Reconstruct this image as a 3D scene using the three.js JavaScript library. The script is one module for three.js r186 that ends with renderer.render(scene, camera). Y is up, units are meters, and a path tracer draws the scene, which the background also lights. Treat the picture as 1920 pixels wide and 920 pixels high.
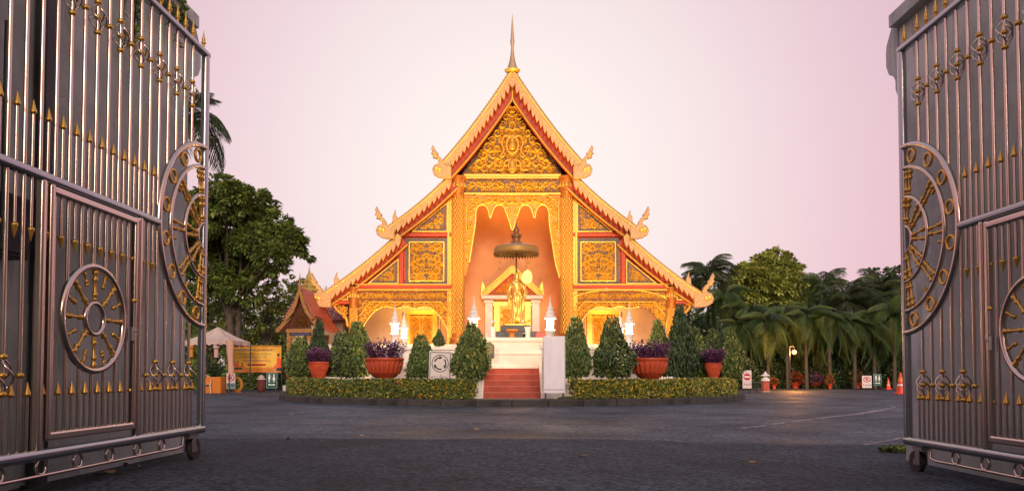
import * as THREE from 'three';
import { mergeGeometries, toCreasedNormals } from 'three/addons/utils/BufferGeometryUtils.js';
import { RoundedBoxGeometry } from 'three/addons/geometries/RoundedBoxGeometry.js';
import { MarchingCubes } from 'three/addons/objects/MarchingCubes.js';

// ---------------------------------------------------------------- camera (level-ish, lens shifted up)
const scene = new THREE.Scene();
const F = 1420, CY = 653, PITCH = 0.0347, EYE = 0.87;          // focal length and principal row in photo pixels
const camera = new THREE.PerspectiveCamera(2 * Math.atan(CY / F) * 180 / Math.PI, 1920 / (2 * CY), 0.1, 1500);
camera.setViewOffset(1920, 2 * CY, 0, 0, 1920, 920);
camera.position.set(0, EYE, 0);
camera.rotation.x = PITCH;
camera.updateMatrixWorld(true);

// ---------------------------------------------------------------- sky: pink dusk with a pale glow behind the temple
{
  const w = 512, h = 256, d = new Float32Array(w * h * 4);
  const glowDir = new THREE.Vector3(0, Math.sin(0.24), -Math.cos(0.24));
  const dawn = new THREE.Vector3(0.12, Math.sin(0.26), Math.cos(0.26)).normalize();          // the bright dawn side, behind the camera, that fronts and bars mirror
  const mix = (a, b, t) => a.map((v, i) => v + (b[i] - v) * t), sm = (a, b, x) => { const t = Math.min(1, Math.max(0, (x - a) / (b - a))); return t * t * (3 - 2 * t); };
  for (let j = 0; j < h; j++) for (let i = 0; i < w; i++) {
    const el = ((j + 0.5) / h - 0.5) * Math.PI, az = ((i + 0.5) / w - 0.5) * 2 * Math.PI;
    const v = new THREE.Vector3(Math.cos(el) * Math.cos(az), Math.sin(el), Math.cos(el) * Math.sin(az));
    const a = Math.acos(Math.min(1, v.dot(glowDir)));
    let c = mix([0.78, 0.42, 0.525], [0.67, 0.41, 0.54], sm(0.05, 0.6, el));
    c = mix(c, [0.38, 0.46, 0.60], sm(0.5, 1.0, el));
    c = mix(c, [1.02, 0.93, 0.89], Math.exp(-Math.pow(a / 0.42, 2.2)));
    c = mix(c, [1.30, 0.94, 0.70], 0.85 * Math.exp(-Math.pow(Math.acos(Math.max(-1, Math.min(1, v.dot(dawn)))) / 0.75, 2)));
    const k = (j * w + i) * 4;
    d[k] = c[0]; d[k + 1] = c[1]; d[k + 2] = c[2]; d[k + 3] = 1;
  }
  const sky = new THREE.DataTexture(d, w, h, THREE.RGBAFormat, THREE.FloatType);
  sky.mapping = THREE.EquirectangularReflectionMapping; sky.magFilter = sky.minFilter = THREE.LinearFilter; sky.needsUpdate = true;
  scene.background = sky; scene.environment = sky;
}
// ---------------------------------------------------------------- the low veiled sun behind the camera, very soft
const sun = new THREE.DirectionalLight(new THREE.Color(1, 0.79, 0.62), 2.0);
sun.position.set(10, 29, 80); sun.target.position.set(0, 0, -20);
sun.shadow.radius = 40; sun.castShadow = true; sun.shadow.mapSize.set(2048, 2048);
Object.assign(sun.shadow.camera, { left: -50, right: 50, top: 40, bottom: -20, near: 1, far: 200 });
scene.add(sun, sun.target);
const EXPOSURE = 1.0;

// ---------------------------------------------------------------- helpers
function rng(seed) { let a = seed >>> 0; return () => { a |= 0; a = a + 0x6D2B79F5 | 0; let t = Math.imul(a ^ a >>> 15, 1 | a); t = t + Math.imul(t ^ t >>> 7, 61 | t) ^ t; return ((t ^ t >>> 14) >>> 0) / 4294967296; }; }
const V = (x, y, z) => new THREE.Vector3(x, y, z);
const sstep = (a, b, x) => { const t = Math.min(1, Math.max(0, (x - a) / (b - a))); return t * t * (3 - 2 * t); };
// a photo pixel gives a direction; where it lies comes from the ground or from a known depth
function ray(px, py) { return V((px - 960) / F, -(py - CY) / F, -1).applyAxisAngle(V(1, 0, 0), PITCH); }
function onGround(px, py, g = 0) { const d = ray(px, py); return d.multiplyScalar((g - EYE) / d.y).add(V(0, EYE, 0)); }
function atDepth(px, py, Z) { const d = ray(px, py); return d.multiplyScalar(-Z / d.z).add(V(0, EYE, 0)); }
function groundY(x, z) { return -0.085 * sstep(0.8, 3.6, x) * (1 - sstep(9, 17, -z)); }

const taken = {};
function numbered(n) { taken[n] = (taken[n] || 0) + 1; return taken[n] === 1 ? n : n + '_' + String(taken[n] - 1).padStart(3, '0'); }
function meta(o, label, category, group, kind) {
  if (label) o.userData.label = label; if (category) o.userData.category = category;
  if (group) o.userData.group = group; if (kind) o.userData.kind = kind; return o;
}
function thing(name, label, category, pos = [0, 0, 0], turn = 0, group) {
  const o = new THREE.Group(); o.name = numbered(name); o.position.set(...pos); o.rotation.y = turn; scene.add(o);
  return meta(o, label, category, group);
}
function mesh(name, geo, mat, parent) {
  const m = new THREE.Mesh(geo, mat); m.castShadow = m.receiveShadow = true;
  m.name = parent ? name : numbered(name); (parent || scene).add(m); return m;
}
function struct(name, geo, mat) { const m = mesh(name, geo, mat); m.userData.kind = 'structure'; return m; }
function dup(o, pos, turn = 0, label, scale) {
  const c = o.clone(); c.name = numbered(o.name.replace(/_\d{3}$/, '')); c.position.set(...pos); c.rotation.y = turn;
  c.userData = { ...o.userData }; if (label) c.userData.label = label; if (scale) c.scale.set(...scale); scene.add(c); return c;
}
function clean(list) {
  return list.filter(Boolean).map(g => { g = g.index ? g.toNonIndexed() : g; for (const k of Object.keys(g.attributes)) if (!['position', 'normal', 'uv'].includes(k)) g.deleteAttribute(k); if (!g.attributes.normal) g.computeVertexNormals(); if (!g.attributes.uv) g.setAttribute('uv', new THREE.BufferAttribute(new Float32Array(g.attributes.position.count * 2), 2)); return g; });
}
const merge = (...l) => { const a = clean(l.flat()); return a.length === 1 ? a[0] : mergeGeometries(a); };
const box = (w, h, d, x = 0, y = 0, z = 0, ry = 0, rz = 0) => { const g = new THREE.BoxGeometry(w, h, d); if (rz) g.rotateZ(rz); if (ry) g.rotateY(ry); return g.translate(x, y, z); };
const rbox = (w, h, d, r, x = 0, y = 0, z = 0) => new RoundedBoxGeometry(w, h, d, 2, r).translate(x, y, z);
function rod(a, b, r0, r1 = r0, seg = 8) {
  const d = b.clone().sub(a), L = d.length(), g = new THREE.CylinderGeometry(r1, r0, L, seg);
  g.translate(0, L / 2, 0); g.applyQuaternion(new THREE.Quaternion().setFromUnitVectors(V(0, 1, 0), d.normalize())); return g.translate(a.x, a.y, a.z);
}
const tube = (pts, r, n = 24, seg = 6, closed = false) => new THREE.TubeGeometry(new THREE.CatmullRomCurve3(pts, closed, 'centripetal'), n, r, seg, closed);
function taperTube(pts, r0, r1, n = 12, seg = 6) {
  const c = new THREE.CatmullRomCurve3(pts, false, 'centripetal'), g = new THREE.TubeGeometry(c, n, 1, seg, false), p = g.attributes.position;
  for (let i = 0; i <= n; i++) { const q = c.getPointAt(i / n), r = r0 + (r1 - r0) * i / n; for (let j = 0; j <= seg; j++) { const k = i * (seg + 1) + j; p.setXYZ(k, q.x + (p.getX(k) - q.x) * r, q.y + (p.getY(k) - q.y) * r, q.z + (p.getZ(k) - q.z) * r); } }
  return g;
}
const lathe = (prof, seg = 16) => new THREE.LatheGeometry(prof.map(([r, y]) => new THREE.Vector2(r, y)), seg);
function shapeOf(pts) { const s = new THREE.Shape(); pts.forEach(([x, y], i) => i ? s.lineTo(x, y) : s.moveTo(x, y)); s.closePath(); return s; }
function slab(pts, d, bevel = 0, z = 0) { const g = new THREE.ExtrudeGeometry(shapeOf(pts), { depth: d, bevelEnabled: bevel > 0, bevelSize: bevel, bevelThickness: bevel, bevelSegments: 1, curveSegments: 6 }); return g.translate(0, 0, z); }
function uvBox(g, s = 1) {            // texture coordinates in metres, by the way each face points
  g = g.index ? g.toNonIndexed() : g; if (!g.attributes.normal) g.computeVertexNormals();
  const p = g.attributes.position, n = g.attributes.normal, uv = new Float32Array(p.count * 2);
  for (let i = 0; i < p.count; i++) {
    const x = Math.abs(n.getX(i)), y = Math.abs(n.getY(i)), z = Math.abs(n.getZ(i));
    if (y >= x && y >= z) { uv[2 * i] = p.getX(i) * s; uv[2 * i + 1] = p.getZ(i) * s; }
    else if (x >= z) { uv[2 * i] = p.getZ(i) * s; uv[2 * i + 1] = p.getY(i) * s; }
    else { uv[2 * i] = p.getX(i) * s; uv[2 * i + 1] = p.getY(i) * s; }
  }
  g.setAttribute('uv', new THREE.BufferAttribute(uv, 2)); return g;
}
function inside(poly, x, y) { let r = false; for (let i = 0, j = poly.length - 1; i < poly.length; j = i++) { const [xi, yi] = poly[i], [xj, yj] = poly[j]; if ((yi > y) !== (yj > y) && x < (xj - xi) * (y - yi) / (yj - yi) + xi) r = !r; } return r; }

// tileable noise and the textures made from it
function lattice(seed, n) { const r = rng(seed), a = new Float32Array(n * n); for (let i = 0; i < n * n; i++) a[i] = r(); return (x, y) => { const xi = Math.floor(x), yi = Math.floor(y), fx = x - xi, fy = y - yi, u = fx * fx * (3 - 2 * fx), v = fy * fy * (3 - 2 * fy), m = (i, j) => a[((j % n) + n) % n * n + ((i % n) + n) % n]; return (m(xi, yi) * (1 - u) + m(xi + 1, yi) * u) * (1 - v) + (m(xi, yi + 1) * (1 - u) + m(xi + 1, yi + 1) * u) * v; }; }
function fbm(seed, base, oct) { const L = []; for (let o = 0; o < oct; o++) L.push(lattice(seed + o * 17, base << o)); return (u, v) => { let s = 0, a = 0.5, t = 0; for (let o = 0; o < oct; o++) { s += a * L[o](u * (base << o), v * (base << o)); t += a; a *= 0.55; } return s / t; }; }
function tex(n, fn, srgb = false, m = n) {
  const d = new Uint8Array(n * m * 4);
  for (let j = 0; j < m; j++) for (let i = 0; i < n; i++) { const c = fn(i / n, j / m, i, j), k = (j * n + i) * 4; for (let q = 0; q < 3; q++) { let v = Array.isArray(c) ? c[q] : c; v = Math.min(1, Math.max(0, v)); if (srgb) v = v <= 0.0031308 ? v * 12.92 : 1.055 * Math.pow(v, 1 / 2.4) - 0.055; d[k + q] = Math.round(v * 255); } d[k + 3] = 255; }
  const t = new THREE.DataTexture(d, n, m); t.wrapS = t.wrapT = THREE.RepeatWrapping; t.magFilter = THREE.LinearFilter; t.minFilter = THREE.LinearMipmapLinearFilter; t.generateMipmaps = true;
  if (srgb) t.colorSpace = THREE.SRGBColorSpace; t.needsUpdate = true; return t;
}
const rep = (t, x, y = x) => { const c = t.clone(); c.repeat.set(x, y); c.needsUpdate = true; return c; };
const mat = (r, g, b, o = {}) => new THREE.MeshStandardMaterial({ color: new THREE.Color().setRGB(r, g, b), roughness: 0.8, side: THREE.DoubleSide, ...o });
const grain = (() => { const a = fbm(5, 4, 6), s = rng(77); return tex(512, (u, v) => a(u, v) * 0.8 + s() * 0.2); })();
const mottle = (lo, hi, seed, base = 4, oct = 6) => { const a = fbm(seed, base, oct); return tex(512, (u, v) => { const t = sstep(0.3, 0.7, a(u, v)); return lo.map((c, i) => c + (hi[i] - c) * t); }, true); };

// ================================================================ GROUND
const asphaltNoise = fbm(11, 8, 6);
function asphaltTex(seed, lo, hi, speck) { const a = fbm(seed, 8, 6), ag = fbm(seed + 5, 96, 3), r = rng(seed), s = new Float32Array(1024 * 1024).map(() => r()); return tex(1024, (u, v, i, j) => { const q = s[j * 1024 + i], n = a(u, v); const t = (lo + (hi - lo) * n) * (0.4 + 1.2 * sstep(0.34, 0.68, ag(u, v))) + (q > 0.93 ? speck : q < 0.12 ? -lo * 0.5 : 0) * (0.5 + q * 0.5); return [t * 0.77, t, t * 1.26]; }, true); }
const asphaltBump = (() => { const a = fbm(19, 96, 3), r = rng(3); return tex(1024, (u, v) => a(u, v) * 0.8 + r() * 0.2); })();
const roughPatch = (() => { const a = fbm(23, 4, 5); return tex(512, (u, v) => 0.52 + 0.4 * a(u, v)); })();
const M = {};
M.housing = mat(0.05, 0.05, 0.055, { roughness: 0.5, metalness: 0.4 });
M.road = new THREE.MeshPhysicalMaterial({ specularIntensity: 0.55, map: asphaltTex(31, 0.042, 0.08, 0.04), bumpMap: asphaltBump, bumpScale: 0.006, roughness: 0.9, roughnessMap: roughPatch, vertexColors: true });
M.fore = new THREE.MeshPhysicalMaterial({ specularIntensity: 0.5, map: asphaltTex(37, 0.030, 0.058, 0.055), bumpMap: asphaltBump, bumpScale: 0.018, roughness: 0.8, vertexColors: true });
M.earth = mat(0.05, 0.045, 0.035, { map: null, roughness: 1 });
function sheet(x0, x1, z0, z1, step, lift, uvs, shade) {
  const nx = Math.round((x1 - x0) / step), nz = Math.round((z1 - z0) / step), g = new THREE.PlaneGeometry(x1 - x0, z1 - z0, nx, nz).rotateX(-Math.PI / 2).translate((x0 + x1) / 2, 0, (z0 + z1) / 2);
  const p = g.attributes.position, uv = g.attributes.uv, c = new Float32Array(p.count * 3);
  for (let i = 0; i < p.count; i++) { const x = p.getX(i), z = p.getZ(i); p.setY(i, groundY(x, z) + lift); uv.setXY(i, x * uvs, z * uvs); const s = shade(x, z); c[3 * i] = s[0]; c[3 * i + 1] = s[1]; c[3 * i + 2] = s[2]; }
  g.setAttribute('color', new THREE.BufferAttribute(c, 3)); g.computeVertexNormals(); return g;
}
{
  const big = fbm(41, 4, 5), streak = fbm(43, 16, 4), fine = fbm(44, 32, 3);
  // worn wheel tracks that sweep round the island, oil stains and repairs
  const roadShade = (x, z) => {
    const R = Math.hypot(x, z + 29.3), a = Math.atan2(x, z + 29.3);
    const tr = streak(R * 0.045, a * 0.35 + 3) * 0.6 + fine(R * 0.11 + 0.3, a * 0.12) * 0.4, n = big(x * 0.03 + 0.5, z * 0.03);
    const st = sstep(0.60, 0.68, big(x * 0.11 + 0.1, z * 0.11 + 0.4)) * 0.22, s = 0.52 + 0.72 * sstep(0.3, 0.7, tr) + 0.4 * (n - 0.5) - st;
    return [s * 1.0, s, s * 1.03];
  };
  struct('ground', new THREE.PlaneGeometry(1400, 1400).rotateX(-Math.PI / 2).translate(0, -0.16, -300), M.earth);
  struct('road', sheet(-26, 26, -50, -8, 0.14, 0, 0.21, roadShade), M.road);
  struct('road_surround', merge(new THREE.PlaneGeometry(60, 42).rotateX(-Math.PI / 2).translate(-56, -0.02, -29), new THREE.PlaneGeometry(60, 42).rotateX(-Math.PI / 2).translate(56, -0.02, -29)), mat(0.07, 0.07, 0.075));
  const foreShade = (x, z) => { const n = big(x * 0.05 + 0.2, z * 0.05), m = fine(x * 0.06, z * 0.06); const st = sstep(0.58, 0.64, big(x * 0.13 + 0.6, z * 0.13)) * 0.26; const s = 0.55 + 0.95 * n * (0.45 + 1.1 * m) - st; return [s, s, s * 1.02]; };
  const fc = sheet(-9, 9.6, -10.3, 4, 0.12, 0.005, 0.33, foreShade), fp = fc.attributes.position;
  for (let i = 0; i < fp.count; i++) if (fp.getZ(i) < -10.2) fp.setZ(i, fp.getZ(i) + 0.5 * (big(fp.getX(i) * 0.07, 0.3) - 0.5) + 0.34 * (fine(fp.getX(i) * 0.09, 0.7) - 0.5));
  struct('forecourt', fc, M.fore);
  // worn paint: a curving broken line and a straight one
  const strip = (pts, w0, w1) => { const P = [], I = []; pts.forEach((p, i) => { const q = pts[Math.min(i + 1, pts.length - 1)], o = pts[Math.max(i - 1, 0)], d = q.clone().sub(o); d.set(-d.z, 0, d.x).normalize(); const w = w0 + (w1 - w0) * i / (pts.length - 1); for (const s of [-1, 1]) P.push(p.x + d.x * w * s, groundY(p.x, p.z) + 0.0045, p.z + d.z * w * s); if (i) { const k = 2 * i; I.push(k - 2, k - 1, k, k - 1, k + 1, k); } }); const g = new THREE.BufferGeometry(); g.setAttribute('position', new THREE.Float32BufferAttribute(P, 3)); g.setIndex(I); g.computeVertexNormals(); return g; };
  const paint = mat(0.34, 0.30, 0.30, { roughness: 0.75, map: mottle([0.35, 0.35, 0.36], [1, 1, 1], 47, 16, 4) });
  const curve = new THREE.CatmullRomCurve3([[1390, 798], [1440, 793.5], [1480, 789], [1540, 783], [1600, 777], [1640, 771], [1668, 766], [1678, 762], [1660, 757.5], [1620, 753.5], [1580, 751.5]].map(([a, b]) => onGround(a, b)));
  const r = rng(4), seg = (a, b, w) => strip(Array.from({ length: 10 }, (_, i) => { const q = curve.getPointAt(a + (b - a) * i / 9); q.z += (r() - 0.5) * 0.05; return q; }), w * (0.7 + r() * 0.6), w * (0.7 + r() * 0.6));
  const pieces = [[0, 0.06, 0.05], [0.075, 0.12, 0.07], [0.135, 0.2, 0.06], [0.21, 0.34, 0.08], [0.35, 0.4, 0.09], [0.405, 0.52, 0.11], [0.53, 0.6, 0.06], [0.62, 0.7, 0.045], [0.74, 0.8, 0.03], [0.85, 0.93, 0.03]];
  struct('road_marking', uvBox(merge(pieces.map(p => seg(...p)))), paint);
  const a = onGround(1582, 829), b = onGround(1692, 812);
  struct('road_marking', uvBox(strip(Array.from({ length: 14 }, (_, i) => a.clone().lerp(b, i / 13).add(V(0, 0, (r() - 0.5) * 0.04))), 0.022, 0.035)), paint);
}

// ================================================================ GATEWAY WALLS
M.plaster = mat(1, 1, 1, { map: rep((() => { const a = fbm(51, 4, 6), b = fbm(53, 16, 4), c = fbm(57, 4, 5); return tex(1024, (u, v) => { const ck = Math.abs(c(u, v) - 0.5) < 0.0022 && a(v, u) > 0.52 ? 0.16 : 0, pat = c(v + 0.3, u) > 0.62 ? 0.05 : 0; const t = 0.50 - ck + pat + 0.22 * (a(u, v) - 0.5) * 2 + 0.10 * (b(u * 2, v * 0.25) - 0.5); const st = sstep(0.58, 0.70, b(u * 3, v * 0.2)) * 0.16 * sstep(0.45, 0.6, a(u, v)); return [t * 0.97 - st, t * 1.03 - st, t * 0.94 - st]; }, true); })(), 0.35), bumpMap: rep(grain, 1.2), bumpScale: 0.004, roughness: 0.92 });
M.darkPipe = mat(0.045, 0.05, 0.058, { roughness: 0.5, metalness: 0.2, map: rep(mottle([0.6, 0.6, 0.62], [1.0, 1.0, 1.0], 55), 1) });
M.rust = mat(0.12, 0.06, 0.035);
// one wall stands behind each gate leaf; its end carries a moulded corbel
function gatewayWall(side, x, z0, slant, label) {
  const t = thing('gateway_wall', label, 'wall', [x, 0, z0], Math.atan(slant));
  const H = 4.95, L = 16;
  mesh('wall_body', uvBox(box(0.5, H, L, -side * 0.25, H / 2 - 0.15, L / 2)), M.plaster, t);
  mesh('coping', uvBox(box(0.74, 0.14, L, -side * 0.25, H - 0.08, L / 2 + 0.02)), M.plaster, t);
  // corbel: profile in the wall's plane, swelling beyond the wall's end
  const prof = [[0.002, 4.02], [-0.05, 4.12], [-0.05, 4.22], [-0.10, 4.30], [-0.20, 4.36], [-0.25, 4.46], [-0.25, 4.62], [-0.235, 4.70], [-0.12, 4.86], [-0.06, 5.0], [0.002, 5.0]];
  const c = slab(prof, 0.52, 0.01).rotateY(-Math.PI / 2);   // profile x -> local z, depth -> -x
  mesh('corbel', uvBox(c.translate(side > 0 ? 0.01 : 0.51, 0, 0)), M.plaster, t);
  return t;
}
const wallL = gatewayWall(1, -3.68, -8.5, -0.0352, 'grey plaster gateway wall with creepers hanging over its top');
const wallR = gatewayWall(-1, 4.40, -8.48, 0.007, 'grey plaster gateway wall with one dark steel post before it');
function steelPost(wall, side, u, label) { // dark steel channel fixed to a wall
  const p = V(side * 0.07, 0, u).applyAxisAngle(V(0, 1, 0), wall.rotation.y).add(wall.position);
  const t = thing('steel_post', label, 'post', [p.x, groundY(p.x, p.z), p.z], wall.rotation.y, 'steel posts before the gateway walls');
  mesh('post', uvBox(box(0.1, 4.7, 0.11, 0, 2.35, 0)), M.darkPipe, t); mesh('base_plate', box(0.12, 0.02, 0.2, 0, 0.011, 0), M.darkPipe, t);
}
steelPost(wallL, 1, 3.34, 'dark steel post beside the meter box, before the plaster wall'); steelPost(wallL, 1, 2.58, 'dark steel post beside the long creeper, before the plaster wall'); steelPost(wallR, -1, 3.12, 'dark steel post before the plaster wall without creepers');
{ // a dark meter box on the wall
  const p = V(0.1, 1.95, 3.05).applyAxisAngle(V(0, 1, 0), wallL.rotation.y).add(wallL.position);
  const t = thing('meter_box', 'dark metal meter box on the plaster wall behind the gate', 'meter box', [p.x, p.y, p.z], wallL.rotation.y);
  mesh('case', rbox(0.16, 0.46, 0.34, 0.015, 0, 0, 0), M.darkPipe, t); mesh('door', rbox(0.02, 0.4, 0.28, 0.006, 0.088, 0, 0), M.darkPipe, t); mesh('conduit', rod(V(0, 0.23, 0), V(0, 1.5, 0), 0.022), M.darkPipe, t);
}

// ================================================================ GATE LEAVES
M.steel = new THREE.MeshStandardMaterial({ color: new THREE.Color().setRGB(0.66, 0.54, 0.45), metalness: 1, roughness: 0.24, roughnessMap: rep((() => { const a = fbm(61, 8, 5); return tex(256, (u, v) => 0.55 + 0.45 * a(u, v)); })(), 3) });
M.railSteel = new THREE.MeshStandardMaterial({ color: new THREE.Color().setRGB(0.42, 0.44, 0.45), metalness: 1, roughness: 0.3, roughnessMap: M.steel.roughnessMap });
M.darkSteel = new THREE.MeshStandardMaterial({ color: new THREE.Color().setRGB(0.36, 0.35, 0.36), metalness: 1, roughness: 0.36 });
M.goldPaint = new THREE.MeshStandardMaterial({ color: new THREE.Color().setRGB(0.72, 0.42, 0.09), metalness: 0.8, roughness: 0.38 });
M.rubber = mat(0.03, 0.022, 0.022, { roughness: 0.7 });
const gateGeo = {
  spear: lathe([[0.001, 0], [0.018, 0.004], [0.0245, 0.014], [0.023, 0.022], [0.014, 0.055], [0.006, 0.088], [0.001, 0.108]], 12),
  ball: lathe([[0.001, -0.024], [0.017, -0.02], [0.029, -0.008], [0.029, 0.008], [0.017, 0.02], [0.001, 0.024]], 12),
  basket: merge(Array.from({ length: 4 }, (_, k) => tube(Array.from({ length: 13 }, (_, i) => { const t = i / 12, a = k * Math.PI / 2 + t * Math.PI * 0.9, r = 0.006 + 0.06 * Math.sin(Math.PI * t); return V(r * Math.cos(a), -0.115 + 0.23 * t, r * Math.sin(a)); }), 0.0075, 16, 5))),
  finial: lathe([[0.001, 0], [0.012, 0], [0.012, 0.05], [0.024, 0.06], [0.026, 0.072], [0.012, 0.088], [0.018, 0.098], [0.019, 0.108], [0.011, 0.13], [0.006, 0.165], [0.001, 0.21]], 10),
  ring: new THREE.TorusGeometry(0.055, 0.012, 8, 20).rotateY(Math.PI / 2),
  goldRing: new THREE.TorusGeometry(0.062, 0.016, 8, 18).rotateY(Math.PI / 2),
};
// a turned gold spoke of length L along +y
function spokeGeo(L, r) { const b = [[0.001, 0], [1, 0.01], [1, 0.06], [0.5, 0.1], [1.25, 0.16], [1.25, 0.22], [0.55, 0.28], [0.75, 0.42], [0.55, 0.56], [1.2, 0.64], [1.3, 0.7], [0.6, 0.76], [1.1, 0.84], [1.4, 0.92], [0.8, 0.98], [0.001, 1]]; return lathe(b.map(([a, t]) => [a * r, t * L]), 8); }
function gateLeaf(side, pos, turn, du, label) {
  const g = thing('gate_leaf', label, 'gate', pos, turn, 'open gate leaves'); const W = w => side * w, end = 4.55;
  const P = (u, v, w = 0) => V(W(w), v, u * du);
  const part = (n, geo, m, par = g) => mesh(n, geo, m, par);
  const at = (name, geo, m, u, v, w = 0, par = g) => { const o = mesh(name, geo, m, par); o.position.copy(P(u, v, w)); return o; };
  const rail = (n, u0, u1, v, hh, ww, w = 0) => part(n, new RoundedBoxGeometry(ww, hh, (u1 - u0) * du, 2, Math.min(hh, ww) * 0.42).translate(W(w), v, (u0 + u1) / 2 * du), M.railSteel);
  rail('frame_post', 0.0, 0.085, 2.29, 4.06, 0.075); rail('frame_post', end - 0.1, end, 2.29, 4.06, 0.09);
  rail('top_rail', -0.01, end, 4.29, 0.07, 0.085); rail('bottom_rail', -0.01, end, 0.30, 0.085, 0.09);
  rail('middle_rail', 0.98, end, 2.29, 0.075, 0.08);
  // lower tube with a bent end, the rings on it, and the caster
  part('lower_tube', tube([P(0.44, 0.26), P(0.44, 0.2), P(0.455, 0.165), P(0.5, 0.152), P(0.9, 0.15), P(end, 0.15)], 0.0135, 40, 8), M.steel);
  for (let k = 0; k < 9; k++) at('ring', gateGeo.ring, M.steel, 0.866 + 0.433 * k, 0.213);
  part('caster_bracket', merge(box(0.09, 0.03, 0.17, 0, 0.245, 0.27), box(0.012, 0.16, 0.07, 0.038, 0.165, 0.27), box(0.012, 0.16, 0.07, -0.038, 0.165, 0.27)), M.darkSteel);
  const wh = part('caster_wheel', new THREE.CylinderGeometry(0.108, 0.108, 0.05, 20).rotateZ(Math.PI / 2).translate(0, 0.108, 0.2), M.rubber);
  mesh('hub', new THREE.CylinderGeometry(0.03, 0.03, 0.062, 10).rotateZ(Math.PI / 2).translate(0, 0.108, 0.2), M.darkSteel, wh);
  // the wicket door
  const d0 = 1.42, d1 = 2.57;
  for (const u of [1.335, 2.655]) part('mullion', rbox(0.07, 1.94, 0.055 * du, 0.02, 0, 1.30, u * du), M.steel);
  const door = part('wicket_door', merge(rbox(0.06, 1.86, 0.05, 0.018, W(0.012), 1.325, d0 * du), rbox(0.06, 1.86, 0.05, 0.018, W(0.012), 1.325, d1 * du), rbox(0.06, 0.06, (d1 - d0) * du, 0.018, W(0.014), 2.215, (d0 + d1) / 2 * du), rbox(0.06, 0.065, (d1 - d0) * du, 0.018, W(0.014), 0.425, (d0 + d1) / 2 * du)), M.steel);
  mesh('latch', merge(rbox(0.03, 0.12, 0.035, 0.006, W(0.05), 1.22, 1.50 * du), rod(P(1.5, 1.25, 0.05), P(1.42, 1.25, 0.05), 0.008), rod(P(1.5, 1.25, 0.06), P(1.5, 1.5, 0.06), 0.005)), M.darkSteel, door);
  mesh('knob', new THREE.SphereGeometry(0.022, 10, 8).translate(W(0.06), 1.51, 1.5 * du), M.goldPaint, door);
  // circles: the wheel in the door and the half wheel at the free end
  const CW = [2.0, 1.315, 0.415], HW = [0.06, 2.33, 0.945];
  const yz = V(0, 0, 0);
  const circle = (c, r, tr, a0 = 0, a1 = Math.PI * 2, w = 0.012) => tube(Array.from({ length: 41 }, (_, i) => { const a = a0 + (a1 - a0) * i / 40; return P(c[0] + r * Math.cos(a) / 1, c[1] + r * Math.sin(a), w); }).slice(0, a1 - a0 > 6 ? 40 : 41), tr, 72, 8, a1 - a0 > 6);
  const wheel = part('wheel_ornament', circle(CW, CW[2], 0.027), M.steel);
  mesh('hub_ring', circle(CW, 0.125, 0.02), M.steel, wheel);
  const spk = spokeGeo(0.25, 0.018), tip = spokeGeo(0.12, 0.014);
  const polar = (name, geo, m, c, r, a, par, w = 0.012, flip = false) => { const o = mesh(name, geo, m, par); o.position.copy(P(c[0] + r * Math.cos(a), c[1] + r * Math.sin(a), w)); const dir = P(Math.cos(a), Math.sin(a)).normalize().multiplyScalar(flip ? -1 : 1); o.quaternion.setFromUnitVectors(V(0, 1, 0), dir); return o; };
  for (let k = 0; k < 8; k++) polar('spoke', spk, M.goldPaint, CW, 0.145, k * Math.PI / 4, wheel);
  for (let k = 0; k < 8; k++) polar('dart', tip, M.goldPaint, CW, 0.39, (k + 0.5) * Math.PI / 4, wheel, 0.012, true);
  const half = part('half_wheel_ornament', circle(HW, HW[2], 0.03, -Math.PI / 2, Math.PI / 2), M.steel);
  for (const [r, tr] of [[0.725, 0.022], [0.43, 0.02], [0.14, 0.018]]) mesh('arc', circle(HW, r, tr, -Math.PI / 2, Math.PI / 2), M.steel, half);
  for (let k = 0; k < 8; k++) { const a = -Math.PI / 2 + (k + 0.5) * Math.PI / 8; const o = mesh('gold_ring', gateGeo.goldRing, M.goldPaint, half); o.position.copy(P(HW[0] + 0.835 * Math.cos(a), HW[1] + 0.835 * Math.sin(a), 0.012)); if (k % 2) polar('dart', tip, M.goldPaint, HW, 0.75, a, half, 0.012, true); }
  const sp2 = spokeGeo(0.27, 0.02), sp3 = spokeGeo(0.25, 0.018);
  for (let k = 0; k < 5; k++) for (const e of [-0.055, 0.055]) { const a = -Math.PI / 2 + 0.16 + k * (Math.PI - 0.32) / 4; polar('spoke', sp2, M.goldPaint, HW, 0.155, a + e * 2.2, half); polar('spoke', sp3, M.goldPaint, HW, 0.45, a + e, half); }
  // bars
  const br = 0.0145;
  const barGeo = (v0, v1, u) => new THREE.CylinderGeometry(br, br, v1 - v0, 10).translate(0, (v0 + v1) / 2, 0);
  const nBars = 26, arcGap = (c, u, r) => Math.abs(u - c[0]) < r ? Math.sqrt(r * r - (u - c[0]) ** 2) : -1;
  for (let k = 0; k < nBars; k++) {
    const u = 0.345 + 0.1665 * k; if (u > end - 0.12) break;
    const hg = arcGap(HW, u, HW[2]), cg = arcGap(CW, u, CW[2]), inDoor = u > d0 && u < d1;
    if (Math.abs(u - 1.335) < 0.06 || Math.abs(u - 2.655) < 0.06) { // a mullion stands here below the middle rail
      const b = at('bar', barGeo(2.32, 4.26), M.steel, u, 0); addKnots(b, k, true, false); at('finial', gateGeo.finial, M.goldPaint, u, 4.322); continue;
    }
    const lowTop = hg > 0 ? HW[1] - hg : inDoor ? 2.19 : 2.26, upBot = hg > 0 ? HW[1] + hg : 2.32, low = inDoor ? 0.455 : 0.34;
    const b = at('bar', barGeo(upBot, 4.26), M.steel, u, 0); addKnots(b, k, true, false);
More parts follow.
